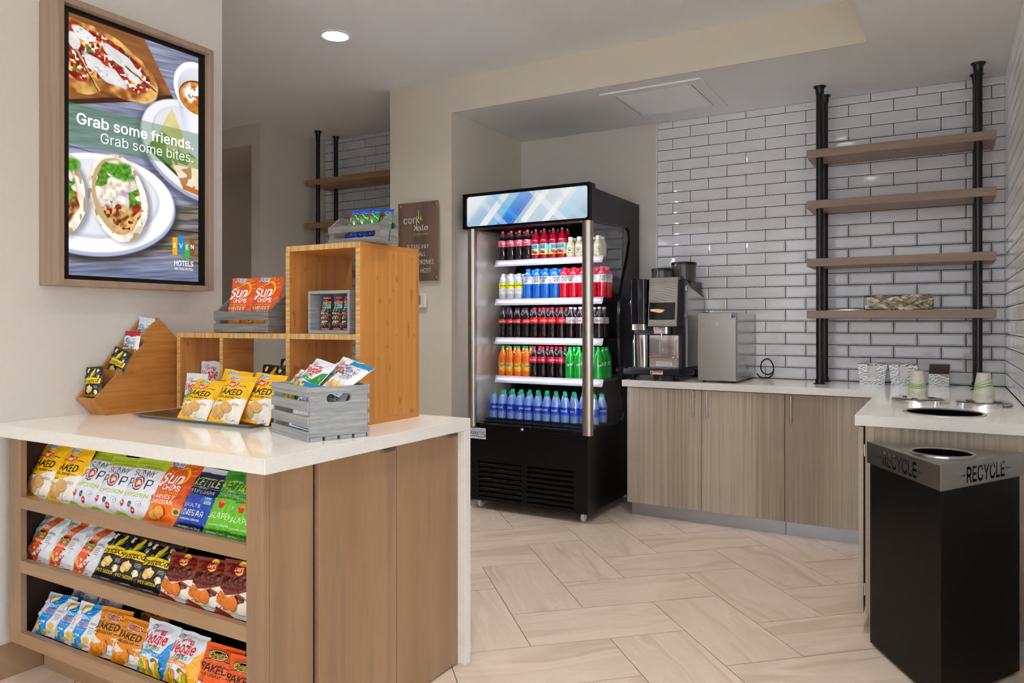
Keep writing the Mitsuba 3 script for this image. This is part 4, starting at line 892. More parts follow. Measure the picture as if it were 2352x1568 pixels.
bag('kettle_blue', .142, .208, .05, S(20, 34, 84), kettle(S(20, 34, 84), S(22, 70, 176), 0, '', [tx('SEA SALT &', .40, .53, .52, .075, S(230, 238, 220), shear=.1), tx('VINEGAR', .45, .37, .72, .12, S(240, 244, 230), shear=.06), rc(.05, .10, .6, .76, S(200, 210, 160))], S(214, 220, 230)), 41)
bag('kettle_green', .142, .208, .05, S(44, 138, 36), kettle(S(44, 138, 36), S(106, 196, 34), 0, '', [tx('JALAPEÑO', .5, .42, .8, .12, S(236, 244, 214)), blob(.40, .66, .09, .10, S(230, 120, 60), 2, .2), blob(.40, .64, .07, .07, S(206, 44, 30), 4, .15), pg([(.33, .70), (.36, .80), (.40, .74), (.44, .82), (.48, .70)], S(236, 150, 70)), rc(.05, .12, .6, .74, S(206, 220, 150))], S(50, 150, 40)), 47)
def simply(col, dark, logo, l2, extra, seed):
    return [pg([(.10, 0), (.14, .25), (.20, .45), (.24, .62), (.34, .78), (.36, .95), (.44, 1.06), (.48, 1.3), (.80, 1.3), (.72, 1.0), (.64, .80), (.66, .62), (.58, .45), (.50, .28), (.52, .12), (.48, 0)], col), tx('SIMPLY', .50, .86, .34, .095, WHITE, True), line([(.46, .965), (.56, .985)], .02, WHITE), line([(.36, 1.0), (.44, 1.045), (.56, 1.05), (.64, 1.0)], .008, [min(1, x * 1.5) for x in col])] + logo + l2 + small_lines(.70, .74, .2, 2, S(70, 70, 74), .03, .012) + small_lines(.70, .62, .18, 4, S(130, 130, 136), .045, .016, 3) + extra
bag('cheetos_simply', .146, .178, .054, S(224, 226, 230), simply(S(236, 92, 26), 0, [blob(.47, .68, .20, .085, BLACK, 3, .1, 8), tx('Cheetos', .47, .685, .34, .10, S(246, 206, 40), True, rot=8, shear=.1), rc(.42, .58, .575, .63, S(70, 150, 190)), tx('PUFFS', .50, .602, .13, .035, WHITE, True)], [tx('WHITE CHEDDAR', .40, .50, .38, .045, S(250, 224, 200), True)],
    [blob(.20, .26, .035, .10, S(240, 190, 80), 3, .2, -20), blob(.27, .2, .03, .09, S(246, 206, 110), 4, .2, 20), blob(.38, .30, .035, .035, WHITE, 2), blob(.44, .18, .06, .05, S(240, 226, 190), 6), blob(.36, .07, .03, .045, WHITE, 8), line([(.55, .16), (.60, .22), (.58, .28), (.53, .24), (.58, .14), (.66, .3)], .02, S(160, 60, 30)), blob(.52, .36, .05, .025, S(190, 60, 40), 3), blob(.60, .43, .04, .02, S(60, 40, 40), 5), tx('6', .52, .17, .05, .1, S(170, 80, 40), True), blob(.22, 1.06, .12, .10, S(196, 186, 150), 12, .2), rc(.56, .66, .03, .045, S(60, 60, 64))], 0), 51)
Ruf = [tx('RUFFLES', .47, .675, .40, .135, WHITE, True, shear=.1, rot=3), tx('RUFFLES', .47, .675, .36, .105, S(196, 26, 40), True, shear=.1, rot=3)]
bag('ruffles_simply', .146, .178, .05, S(226, 228, 234), simply(S(20, 142, 222), 0, Ruf, [tx('SEA SALTED', .42, .53, .30, .045, S(190, 226, 250))],
    [blob(.34, 1.10, .12, .08, S(232, 198, 104), 5, .12, 30), blob(.40, 1.06, .09, .06, S(246, 222, 150), 6, .12, 30), line([(.24, 1.12), (.26, .98), (.30, .92)], .03, S(150, 92, 56)), blob(.14, .32, .075, .14, S(224, 176, 64), 7, .1, -15), blob(.20, .18, .06, .12, S(236, 200, 96), 8, .1, -10), blob(.68, .30, .10, .09, S(232, 192, 86), 9, .1, 20), blob(.56, .13, .13, .06, S(236, 200, 100), 10, .1, 5), blob(.40, .09, .10, .05, S(226, 184, 80), 11, .1), rc(.30, .37, .34, .40, WHITE), rc(.315, .355, .35, .38, S(90, 120, 160)), ell(.42, .37, .032, .034, WHITE)], 0), 57)
Rb = S(228, 136, 22)
bag('ruffles_baked', .148, .182, .052, Rb, [pg([(0, .72), (.14, .66), (.26, .46), (.40, .42), (.56, .40), (.74, .52), (1, .56), (1, 0), (.28, 0), (0, .26)], S(240, 228, 204)), pg([(0, 0), (0, .24), (.16, .2), (.34, .06), (.4, 0)], Rb), pg([(.60, .50), (.95, .50), (.96, .34), (.60, .36)], S(214, 130, 40)), ell(.70, .27, .14, .09, S(190, 200, 214), 10), ell(.70, .28, .11, .07, S(222, 228, 236), 10)] + chips(.36, .26, 3, .15, S(226, 142, 44), 15, None, True) + [tx('cheddar &', .17, .60, .18, .034, BLACK, True), tx('sour cream', .17, .55, .2, .034, BLACK, True)] + baked(Rb, .78, [tx('RUFFLES', .50, 1.0, .46, .15, WHITE, True, rot=-5, shear=.05), tx('RUFFLES', .50, 1.0, .41, .115, S(170, 24, 44), True, rot=-5, shear=.05)]), 61)
bag('smartfood', .142, .172, .045, S(26, 26, 27), [blob(.50, .98, .075, .19, S(236, 172, 28), 2, .05, -22), blob(.50, 1.0, .045, .15, S(250, 204, 60), 3, .05, -22), pg([(.44, .78), (.62, .88), (.72, 1.04), (.64, .98), (.56, .92)], S(40, 170, 50)), pg([(.34, .78), (.22, .86), (.30, .90), (.40, .84)], S(50, 180, 60))] + popcorn(.20, 1.08, .085, 4) + popcorn(.78, 1.06, .075, 5) + popcorn(.86, .86, .05, 6) + small_lines(.76, .94, .16, 3, S(190, 190, 186), .035, .01) +
    [pg([(.06, .60), (.5, .64), (.94, .62), (.96, .80), (.5, .84), (.10, .80)], S(250, 208, 22)), tx('Smartfood', .50, .715, .80, .125, BLACK, True, rot=2, shear=.3), blob(.46, .44, .15, .13, S(226, 188, 104), 7, .2), blob(.50, .50, .10, .08, S(246, 220, 150), 8, .2), blob(.40, .36, .08, .06, S(240, 206, 130), 9, .2)] + popcorn(.78, .33, .09, 10) + small_lines(.70, .55, .2, 3, S(200, 200, 196), .035, .012) + [tx('WHITE CHEDDAR', .46, .22, .64, .07, S(244, 206, 20), True), rc(.34, .66, .05, .065, S(170, 170, 168))], 71)
def veggie(col, low, flav, ratio=1.2):
    straws = []
    r = np.random.RandomState(9)
    for i in range(11):
        x = .14 + i * .062; a = r.uniform(-.1, .1); c = [S(244, 204, 40), S(236, 140, 44), S(160, 186, 50), S(248, 214, 70)][i % 4]
        straws += [line([(x, .02), (x + a, .30 + r.uniform(-.05, .05))], .07, [q * .75 for q in c]), line([(x + .006, .02), (x + a + .006, .295)], .05, c)]
    return [pg([(0, 0), (0, .75), (.05, .70), (.07, .4), (.12, 0)], col), pg([(1, .95), (.86, .78), (.74, .5), (.70, .3), (.76, 0), (1, 0)], col), pg([(0, .9), (.06, .7), (.1, .5), (0, .3)], col), tx('Veggie', .44, .86, .70, .24, S(206, 26, 40), True, rot=4, shear=.22), tx('garden', .50, 1.035, .34, .062, S(206, 26, 40), True, rot=4, shear=.25), tx('Straws', .46, .66, .42, .11, S(50, 130, 60), False, rot=4, shear=.35), ell(.26, 1.09, .10, .048, S(60, 66, 70)), ell(.26, 1.09, .09, .038, S(220, 224, 230)), tx('Sensible', .26, 1.09, .12, .022, S(60, 66, 70)), pg([(.10, .44), (.40, .50), (.72, .44), (.74, .54), (.42, .60), (.10, .54)], low), tx(flav, .42, .52, .52, .062, WHITE, False, shear=.1), rc(.12, .36, .20, .42, S(240, 208, 110))] + small_lines(.16, .38, .17, 4, S(110, 90, 40), .045, .014) + [blob(.60, .34, .10, .09, S(226, 100, 60), 3), blob(.54, .37, .06, .05, S(60, 120, 50), 5), ell(.60, .30, .07, .06, S(240, 242, 246))] + straws + [blob(.6, .98, .03, .03, S(214, 40, 40), 2)]
bag('veggie_ranch', .148, .182, .05, S(220, 225, 232), veggie(S(16, 134, 208), S(30, 140, 208), 'Zesty Ranch'), 81)
bag('veggie_cheddar', .148, .182, .05, S(220, 225, 232), veggie(S(246, 176, 24), S(238, 140, 40), 'Cheddar Cheese'), 83)
bag('veggie_green', .125, .165, .042, S(224, 228, 232), veggie(S(26, 140, 50), S(30, 140, 60), 'Sea Salt'), 86)
Cb = S(238, 92, 22)
bag('cheetos_baked', .15, .182, .05, Cb, [pg([(0, .36), (.4, .32), (1, .40), (1, 0), (0, 0)], S(240, 228, 206)), pg([(0, .16), (.3, .06), (1, .1), (1, 0), (0, 0)], Cb)] + [blob(.2 + .13 * i, .22, .045, .11, S(232, 120, 30), i, .2, 40 * (i % 2) - 20) for i in range(5)] + [tx('crunchy', .2, .35, .2, .04, BLACK, True)] + baked(Cb, .68, [blob(.44, .97, .27, .11, BLACK, 3, .08, 4), blob(.44, .97, .255, .095, S(240, 240, 236), 3, .08, 4), blob(.44, .97, .24, .08, BLACK, 3, .08, 4), tx('Cheetos', .44, .97, .44, .125, S(250, 206, 34), True, rot=4, shear=.12)], BLACK, '50% LESS FAT'), 91)
def cape(col): return [pg([(0, 1.4), (1, 1.4), (1, 1.12), (.8, 1.16), (.55, 1.08), (.25, 1.16), (0, 1.10)], col), blob(.30, .90, .22, .17, S(150, 196, 230), 4, .15), pg([(.25, .74), (.36, .74), (.335, 1.0), (.275, 1.0)], S(196, 40, 44)), pg([(.262, .82), (.348, .82), (.343, .88), (.267, .88)], WHITE), rc(.27, .34, 1.0, 1.04, S(40, 44, 60)), blob(.28, .70, .2, .04, S(90, 120, 70), 3), tx('CAPE', .62, .84, .44, .14, S(30, 36, 66), shear=.1), tx('COD', .64, .66, .38, .14, S(30, 36, 66), shear=.1), rc(.40, .80, .545, .56, S(200, 60, 60)), rc(.46, .76, .50, .512, S(90, 96, 120))] + small_lines(.62, 1.02, .2, 2, S(60, 70, 100), .03, .012) + [blob(.5, .25, .3, .14, S(226, 186, 112), 7, .15), blob(.6, .3, .18, .09, S(240, 210, 150), 8, .15), rc(.1, .9, .04, .07, col)]
bag('cape_blue', .125, .168, .042, S(232, 235, 240), cape(S(10, 138, 192)), 95)
bag('cape_red', .118, .158, .04, S(232, 235, 240), cape(S(176, 28, 40)), 97)
bag('cape_light', .118, .158, .04, S(226, 232, 240), cape(S(214, 226, 238)), 99)
Clf = S(20, 128, 46)
bag('energy_bar', .062, .135, .022, Clf, [rc(0, 1, 1.86, 2.3, S(16, 72, 190)), rc(.1, .9, 1.92, 1.95, S(150, 190, 240)), rc(0, 1, 0, .62, S(20, 48, 150)), rc(.2, .8, .2, .26, S(150, 180, 230)), pg([(.05, .72), (.27, .72), (.27, 1.8), (.05, 1.8)], S(180, 22, 30)), tx('CLIF', .16, 1.28, .78, .17, WHITE, True, rot=90), pg([(.3, 1.6), (.9, 1.3), (.9, 1.36), (.34, 1.68)], S(60, 170, 70)), line([(.32, .72), (.62, 1.06), (.98, 1.22)], .03, WHITE), line([(.55, 1.8), (.96, 1.5)], .03, WHITE), blob(.62, 1.38, .06, .06, S(196, 120, 80), 2, .1), pg([(.56, 1.14), (.70, 1.14), (.70, 1.33), (.58, 1.33)], WHITE), pg([(.48, 1.02), (.72, 1.04), (.70, 1.15), (.56, 1.15)], S(40, 30, 80)), line([(.66, 1.04), (.78, .8)], .05, S(210, 160, 130)), line([(.6, 1.32), (.56, 1.48)], .045, S(210, 160, 130))], 101, .008, .5)
r_ = np.random.RandomState(3)
gr_ = [blob(r_.uniform(.1, .9), r_.uniform(.5, 2.4), .12, .09, [S(150, 100, 60), S(196, 156, 104), S(90, 56, 34), S(222, 196, 150), S(60, 38, 26)][i % 5], i, .25) for i in range(46)]
ging = [rc(i * .125, i * .125 + .0625, z + j * .09, z + j * .09 + .06, [S(236, 226, 226), S(120, 14, 30)][(i + j) % 2]) for z in (0., 3.62) for j in range(3) for i in range(8)]
bag('nut_bar', .036, .14, .02, S(62, 42, 32), gr_ + [rc(0, 1, 2.45, 3.6, S(24, 22, 22)), rc(.45, 1, 2.5, 2.76, S(40, 170, 226)), rc(.45, 1, 2.76, 2.96, S(110, 190, 40)), rc(.45, 1, 2.96, 3.2, S(222, 40, 30)), rc(.45, 1, 3.2, 3.34, S(240, 150, 30)), rc(0, 1, 0, .3, S(160, 24, 44)), rc(0, 1, 3.6, 3.9, S(160, 24, 44))] + ging + [tx('KIND', .24, 2.98, .95, .3, WHITE, True, rot=90), rc(.06, .16, .6, 2.3, S(190, 196, 196))], 105, .01, .5, 'print')

def set_bag(kind_, name, at, lean, label, group=None, yaw=0., roll=0., scale=(1, 1, 1), cat_='snack bag'):
    key = key_of(name)
    put(key, BAGS[kind_], M(at=at) @ M(yaw) @ M(-lean, (1, 0, 0)) @ M(roll, (0, 1, 0)) @ np.diag([*scale, 1]))
    return tag(key, label, cat_, group)
TOP, MID, LOW = 'top island shelf', 'middle island shelf', 'bottom island shelf'
G = {TOP: 'snack bags on the top island shelf', MID: 'snack bags on the middle island shelf', LOW: 'snack bags on the bottom island shelf'}
ROW = [
 # kind, x, z base, lean, scale, yaw, label
 ('lays_baked', -2.850, 25, 1.0, 'yellow baked chip bag, leftmost on the', TOP), ('lays_baked', -2.703, 26, .985, 'second yellow baked chip bag from left on the', TOP),
 ('skinnypop', -2.556, 32, .95, 'white and lime popcorn bag, left one of three in front on the', TOP), ('skinnypop', -2.412, 28, .90, 'white and lime popcorn bag, middle one of three in front on the', TOP), ('skinnypop', -2.275, 27, .92, 'white and lime popcorn bag beside the orange bag on the', TOP),
 ('sunchips', -2.138, 31, .98, 'orange multigrain chip bag with sun on the', TOP), ('kettle_blue', -1.992, 33, .98, 'dark blue salt and vinegar chip bag on the', TOP), ('kettle_green', -1.858, 31, .98, 'bright green jalapeno chip bag in full view on the', TOP), ('kettle_green', -1.762, 27, .93, 'bright green jalapeno chip bag cut off by the stile on the', TOP),
 ('cheetos_simply', -2.842, 29, 0.95, 'white and orange puff bag, leftmost on the', MID), ('cheetos_simply', -2.699, 33, 0.93, 'white and orange puff bag, middle of three on the', MID), ('cheetos_simply', -2.553, 33, 0.97, 'white and orange puff bag beside the black bags on the', MID),
 ('smartfood', -2.428, 32, 0.94, 'black popcorn bag, left of three on the', MID), ('smartfood', -2.318, 29, 0.94, 'black popcorn bag, middle of three on the', MID), ('smartfood', -2.197, 28, 0.91, 'black popcorn bag beside the brown bags on the', MID),
 ('lays_bbq', -2.056, 21, 0.83, 'brown barbecue chip bag, left of three on the', MID), ('lays_bbq', -1.922, 20, 0.86, 'brown barbecue chip bag, middle of three on the', MID), ('lays_bbq', -1.795, 17, 0.93, 'brown barbecue chip bag cut off by the stile on the', MID),
 ('ruffles_simply', -2.786, 30, 0.8, 'white and blue ridged chip bag, front leftmost on the', LOW), ('ruffles_simply', -2.665, 26, 0.76, 'white and blue ridged chip bag squeezed between two others on the', LOW), ('ruffles_simply', -2.557, 19, 0.83, 'white and blue ridged chip bag beside the golden bags on the', LOW),
 ('ruffles_baked', -2.431, 21, 0.85, 'golden baked ridged chip bag, left one of two in front on the', LOW), ('ruffles_baked', -2.308, 20, 0.79, 'golden baked ridged chip bag beside the ranch bag on the', LOW),
 ('veggie_ranch', -2.172, 18, 0.885, 'white and blue veggie straw bag on the', LOW), ('veggie_cheddar', -2.040, 20, 0.86, 'white and yellow veggie straw bag on the', LOW),
 ('cheetos_baked', -1.886, 21, 0.81, 'bright orange baked curl bag, full one on the', LOW), ('cheetos_baked', -1.765, 19, 0.76, 'bright orange baked curl bag cut off by the stile on the', LOW)]
ZB = {TOP: .6605, MID: .4335, LOW: .1755}
rng = random.Random(8)
for kd, x, lean, sc, lab, row in ROW:
    set_bag(kd, 'snack_bag', (x - .006, 1.484, ZB[row]), lean, f'{lab} {row}', G[row], 3 + rng.uniform(-2, 2), rng.uniform(-1.2, 1.2), (1.07, .85, sc))
BACK = [('skinnypop', -2.20, 1.585, 25, 'white and lime popcorn bag behind the front row beside the orange bag,', TOP), ('skinnypop', -2.45, 1.60, 26, 'white and lime popcorn bag half hidden behind two others on the', TOP), ('cheetos_simply', -2.64, 1.585, 26, 'white and orange puff bag hidden behind the front ones on the', MID), ('smartfood', -2.36, 1.585, 24, 'black popcorn bag peeking out behind the front ones on the', MID), ('smartfood', -2.25, 1.59, 24, 'second black popcorn bag standing behind the front ones on the', MID),
        ('ruffles_simply', -2.79, 1.60, 20, 'white and blue ridged chip bag behind the leftmost one on the', LOW), ('ruffles_simply', -2.63, 1.60, 18, 'white and blue ridged chip bag standing in the second row on the', LOW), ('ruffles_baked', -2.36, 1.60, 14, 'golden baked ridged chip bag in the shaded second row on the', LOW), ('cheetos_baked', -1.80, 1.60, 16, 'bright orange baked curl bag in the shade behind others on the', LOW)]
for kd, x, y, lean, lab, row in BACK:
    set_bag(kd, 'snack_bag', (x, y, ZB[row] + .012), lean, f'{lab} {row}', G[row], rng.uniform(-8, 4), 0, (1, .8, 1))
# ------------------------------------------------------------------ on the island top
# bamboo step dispenser against the wall
bd_ = thing('bamboo_dispenser', 'slanted bamboo step dispenser holding snack bags against the wall', 'snack dispenser')
Y0_ = 1.7535
prof = [(0, 0), (-.06, .065), (.155, .2825), (.138, .3096), (.214, .386), (.34, .262), (.34, 0)]
inner_prof = [(y + Y0_, z + IC) for y, z in prof]
dx0, dx1 = -2.970, -2.846
full = [(y + Y0_, z + IC) for y, z in [(0, 0), (-.06, .065), (.214, .386 - .0), (.34, .262), (.34, 0)]]
obj('side_panel', ext(inner_prof, dx1 - .012, dx1, 'x'), 'bamboo_across', bd_)
obj('side_panel', ext(full, dx0, dx0 + .012, 'x'), 'bamboo_across', bd_)
def plank(a, b, t, nm, mat='bamboo'):
    (y0, z0), (y1, z1) = a, b; d = np.array([y1 - y0, z1 - z0]); d /= np.hypot(*d); n = np.array([-d[1], d[0]]) * t
    obj(nm, ext([(y0 + Y0_, z0 + IC), (y1 + Y0_, z1 + IC), (y1 + n[0] + Y0_, z1 + n[1] + IC), (y0 + n[0] + Y0_, z0 + n[1] + IC)], dx0 + .012, dx1 - .012, 'x'), mat, bd_)
plank((-.06, .065), (0, .001), .010, 'front_panel')
plank((.0, .001), (.34, .001), .010, 'bottom_panel', 'bamboo_across')
plank((.34, .262), (.214, .386), .010, 'back_slope')
for i in range(3):
    y, z = .045 + i * .072, .10 + i * .082
    plank((y, z), (y + .004, z + .075), .008, 'divider'); plank((y, z), (y + .06, z + .006), .008, 'step', 'bamboo_across')
for kd, y, z, roll, lean, lab in (('smartfood', 1.728, .985, -3, 4, 'black popcorn bag in the lowest pocket of the bamboo dispenser'), ('smartfood', 1.806, 1.058, 14, 10, 'black popcorn bag in the second pocket of the bamboo dispenser'), ('cape_red', 1.876, 1.128, 1, 8, 'white chip bag with red top in the third pocket of the bamboo dispenser'), ('cape_light', 1.935, 1.185, 4, 8, 'white chip bag in the top pocket of the bamboo dispenser')):
    set_bag(kd, 'snack_bag', (-2.908, y, z), lean, lab, 'snack bags in the bamboo dispenser', 0, roll, (.80 if kd == 'smartfood' else .92, .6, .80 if kd == 'smartfood' else .86))

# bamboo cube shelf
cu = thing('bamboo_cube_shelf', 'stepped bamboo cube shelf with a tall right column on the island top', 'display shelf')
cx0, cx1, cy0, cy1 = -2.775, -1.775, 2.003, 2.343
tb = .020; zL, zT = 1.256, 1.582
def bb(x0, x1, z0, z1, nm, mat='bamboo', y1=cy1, y0=cy0):
    k = obj(nm, box(x0, x1, y0 + .0012, y1, z0, z1), mat, cu)
    obj('edge', box(x0 + .0001, x1 - .0001, y0, y0 + .0012, z0 + .0001, z1 - .0001), 'bamboo_edge' if x1 - x0 > z1 - z0 else 'bamboo_edge_up', k)
    return k
bb(cx0, cx0 + tb, IC + tb, zL - tb, 'side_panel')
bb(cx0, cx1, IC, IC + tb, 'bottom_panel', 'bamboo_across')
bb(cx0, cx1 - tb, zL - tb, zL, 'middle_panel', 'bamboo_across')
bb(-2.139, -2.119, IC + tb, zL - tb, 'column_side'); bb(-2.139, -2.119, zL, zT - tb, 'column_side')
bb(cx1 - tb, cx1, IC + tb, zT - tb, 'side_panel')
bb(-2.139, cx1, zT - tb, zT, 'top_panel', 'bamboo_across')
bb(-2.509, -2.491, IC + tb, zL - tb, 'divider', 'bamboo_across', 2.158)
for kd, x, y, lean, yaw, lab in (('veggie_green', -2.585, 1.935, 10, 2, 'white and green veggie straw bag standing behind the yellow bags'), ('veggie_cheddar', -2.672, 2.085, 6, 2, 'white and orange veggie straw bag at the back of the left cube')):
    set_bag(kd, 'snack_bag', (x, y, IC + .015 if y < 2 else IC + tb + .001), lean, lab, None, yaw, 0, (1, .6, .90 if y < 2 else 1.0))
for i, (x, y, z, roll) in enumerate(((-2.345, 2.10, .953, 3), (-2.30, 2.165, .965, -2), (-2.28, 2.23, .975, 2))):
    set_bag('smartfood', 'snack_bag', (x, y, z - .0), 10, f'black popcorn bag in the middle cube, {("front", "middle", "rear")[i]} one of three', 'black popcorn bags in the middle cube', -2, roll, (1, .6, 1.02 + .08 * i))

# tray of yellow bags
ty = thing('serving_tray', 'flat hammered steel serving tray under the yellow chip bags', 'tray')
tp = sg.box(-2.718, 1.764, -2.062, 1.996)
obj('plate', ext(tp.buffer(-.022), IC + .001, IC + .004), 'steel_brushed', ty)
rim = []
for (a, b, c, d) in ((-2.718, -2.062, 1.764, 1.996),):
    o = np.array([(a, c), (b, c), (b, d), (a, d)]); i_ = np.array([(a + .022, c + .022), (b - .022, c + .022), (b - .022, d - .022), (a + .022, d - .022)])
    v = np.vstack([np.c_[o, np.full(4, IC + .0135)], np.c_[i_, np.full(4, IC + .004)], np.c_[o, np.full(4, IC + .0115)], np.c_[i_, np.full(4, IC + .001)]])
    f = []
    for k in range(4):
        j = (k + 1) % 4; f += [(k, j, 4 + j), (k, 4 + j, 4 + k), (8 + j, 8 + k, 12 + k), (8 + j, 12 + k, 12 + j), (k, 8 + k, 8 + j), (k, 8 + j, j)]
obj('rim', trimesh.Trimesh(v, np.array(f), process=False), 'steel_brushed', ty)
for x, y, lean, sc, roll, lab in ((-2.392, 1.785, 31, .80, 3, 'yellow baked chip bag, left one at the front of the steel tray'), (-2.222, 1.786, 28, .9, 2, 'yellow baked chip bag in the middle of the steel tray'), (-2.125, 1.836, 26, .92, 3, 'yellow baked chip bag at the right end of the steel tray'), (-2.335, 1.868, 24, .93, 4, 'yellow baked chip bag half hidden behind the left one on the steel tray')):
    set_bag('lays_baked', 'snack_bag', (x, y, IC + .008), lean, lab, 'yellow bags on the steel tray', 2, roll, (1.06, .85, sc))

# slatted crates
def crate_low(name, label, x0, x1, y0, y1, z, slats, hf, hb, cut, mat, hole, back=True):
    t = thing(name, label, 'crate')
    for a, b in slats: obj('slat', box(x0, x1, y0, y0 + .007, z + a, z + b, .0008), mat, t)
    for a, b in [(.005, .03), (.05, .08)] if back else []: obj('slat', box(x0, x1, y1 - .007, y1, z + a, z + b, .0008), mat, t)
    pr = sg.Polygon([(y0 + .0075, z), (y1 - .0075, z), (y1 - .0075, z + hb), (y0 + cut[1], z + hb), (y0 + cut[0], z + hf), (y0 + .0075, z + hf)])
    pr = pr.difference(rrect(hole[0], hole[1], hole[2], hole[3], (hole[3] - hole[2]) * .48))
    for xa in (x0 + .0005, x1 - .0105): obj('side_panel', ext(pr, xa, xa + .010, 'x'), mat, t)
    obj('floor', box(x0 + .011, x1 - .011, y0 + .0075, y1 - .0075, z + .001, z + .007), mat, t)
    for xa in (x0 + .011, x1 - .025): obj('corner_post', box(xa, xa + .014, y0 + .0075, y0 + .018, z + .007, z + slats[-1][1] - .002), mat, t)
    return t
crate_low('wooden_crate', 'weathered gray wooden crate with orange chip bags on the low bamboo shelf', -2.566, -2.252, 2.02, 2.235, zL + .0005, [(.003, .037), (.051, .086)], .088, .158, (.012, .10), 'weathered_wood', (2.14, 2.20, zL + .095, zL + .12))
for i, (x, lab) in enumerate(((-2.480, 'left orange multigrain chip bag standing in the weathered crate'), (-2.335, 'right orange multigrain chip bag standing in the weathered crate'))):
    set_bag('sunchips', 'snack_bag', (x, 2.075, zL + .010), 8, lab, None, 2, 2 - 1.5 * i, (1.0, .9, 1.02))
crate_low('wooden_crate', 'small weathered gray crate of green energy bars on top of the tall column', -1.976, -1.732, 2.055, 2.165, zT + .0005, [(.002, .022), (.042, .068)], .068, .108, (.010, .060), 'weathered_wood', (2.115, 2.148, zT + .055, zT + .078))
for i, (x, y, lean, roll) in enumerate(((-1.893, 2.082, 12, 9), (-1.848, 2.084, 10, 3), (-1.800, 2.084, 10, 2), (-1.760, 2.11, 12, 0))):
    set_bag('energy_bar', 'energy_bar', (x, y, zT + .0085), lean, f'green energy bar with blue top, {ORD[i]} from left in the small crate', 'energy bars in the small crate', -4, roll, (1, 1, .9), 'snack bar')
# gray box of nut bars inside the tall column
kb = thing('wooden_box', 'gray painted open-front box of nut bars inside the tall bamboo column', 'box')
kx0, kx1, ky0, ky1, kz0, kz1 = -2.0535, -1.849, 2.032, 2.165, zL + .0006, 1.4145
obj('bottom', box(kx0, kx1, ky0, ky1, kz0, kz0 + .012, .0008), 'gray_wood', kb); obj('top', box(kx0, kx1, ky0, ky1, kz1 - .011, kz1, .0008), 'gray_wood', kb)
sd = sg.box(ky0, kz0 + .0121, ky1, kz1 - .0111).difference(rrect(2.085, 2.115, kz0 + .045, kz0 + .105, .0145))
for xa in (kx0, kx1 - .011): obj('side', ext(sd, xa, xa + .011, 'x'), 'gray_wood', kb)
obj('back', box(kx0, kx1, ky1 - .008, ky1 - .0001, kz0 + .0121, kz1 - .0111), 'gray_wood', kb)
for i, x in enumerate((-2.008, -1.987, -1.952, -1.929, -1.893)):
    set_bag('nut_bar', 'nut_bar', (x, 2.062 + (.012 if i in (0, 2) else 0), kz0 + .0125), 4, f'nut bar with dark label, {ORD[i]} from left in the gray box', 'nut bars in the gray box', 6 - 4 * i, 0, (.82, 1, .885), 'snack bar')

# large gray crate at the corner, turned
cr_ = thing('wooden_crate', 'large gray slatted crate full of snack bags near the island corner', 'crate')
O_ = np.array([-1.6775, 1.6559]); da = np.array([-.2731, .1145]); db = np.array([.0738, .1978])
ang = math.degrees(math.atan2(db[1], db[0])) - 90
ang = (ang + (math.degrees(math.atan2(da[1], da[0])) - 180)) / 2
RM = M(ang, at=(*O_, IC))          # local: -x along the slats, +y along the end panel
La, Lb = .296, .211
def cl(nm, m, mat='gray_wood'): return obj(nm, moved(m, RM), mat, cr_)
for yb in (0, Lb - .008):
    for i in range(4): cl('slat', box(-La, 0, yb, yb + .008, .0005 + i * .0455, .031 + i * .0455, .0008))
ep = sg.box(.0085, .0135, Lb - .0085, .166).difference(rrect(.064, .147, .117, .143, .0125))
for xa in (-.011, -La + .001): cl('end_panel', ext(ep, xa, xa + .010, 'x'))
for i in range(4): cl('bottom_slat', box(-La + .0115, -.0012, .010 + i * .0495, .010 + i * .0495 + .040, .0035, .0125))
for i in range(4): cl('bottom_slat', box(-.0114, -.0006, .010 + i * .0495, .010 + i * .0495 + .040, .0006, .0125))
for kd, x, y, z, yaw, lean, roll, sc, lab in (
    ('veggie_green', -1.893, 1.785, 1.04, 4, 42, 10, .72, 'white and green veggie straw bag at the far left of the large gray crate'),
    ('veggie_green', -1.835, 1.765, 1.06, 6, 45, 12, .92, 'white and green veggie straw bag, left of the two standing high in the gray crate'),
    ('veggie_green', -1.778, 1.825, 1.066, 6, 46, 14, .92, 'white and green veggie straw bag, right of the two standing high in the gray crate'),
    ('cape_blue', -1.708, 1.778, 1.072, 8, 55, 16, .92, 'white chip bag with blue top leaning out of the gray crate'),
    ('cape_blue', -1.768, 1.712, .962, 0, 20, 6, .88, 'white chip bag with blue top, left one just above the gray crate rim'),
    ('cape_blue', -1.745, 1.808, .966, 0, 18, 6, .86, 'white chip bag with blue top, right one just above the gray crate rim'),
    ('veggie_green', -1.86, 1.83, .945, -18, 6, 84, .9, 'white and green veggie straw bag lying low inside the gray crate'),
    ('lays_baked', -1.86, 1.80, .945, -20, 4, 80, .8, 'yellow chip bag lying at the bottom of the gray crate')):
    set_bag(kd, 'snack_bag', (x, y, z), lean, lab, 'snack bags in the large gray crate', yaw - 8, roll, (.95, .8, sc))

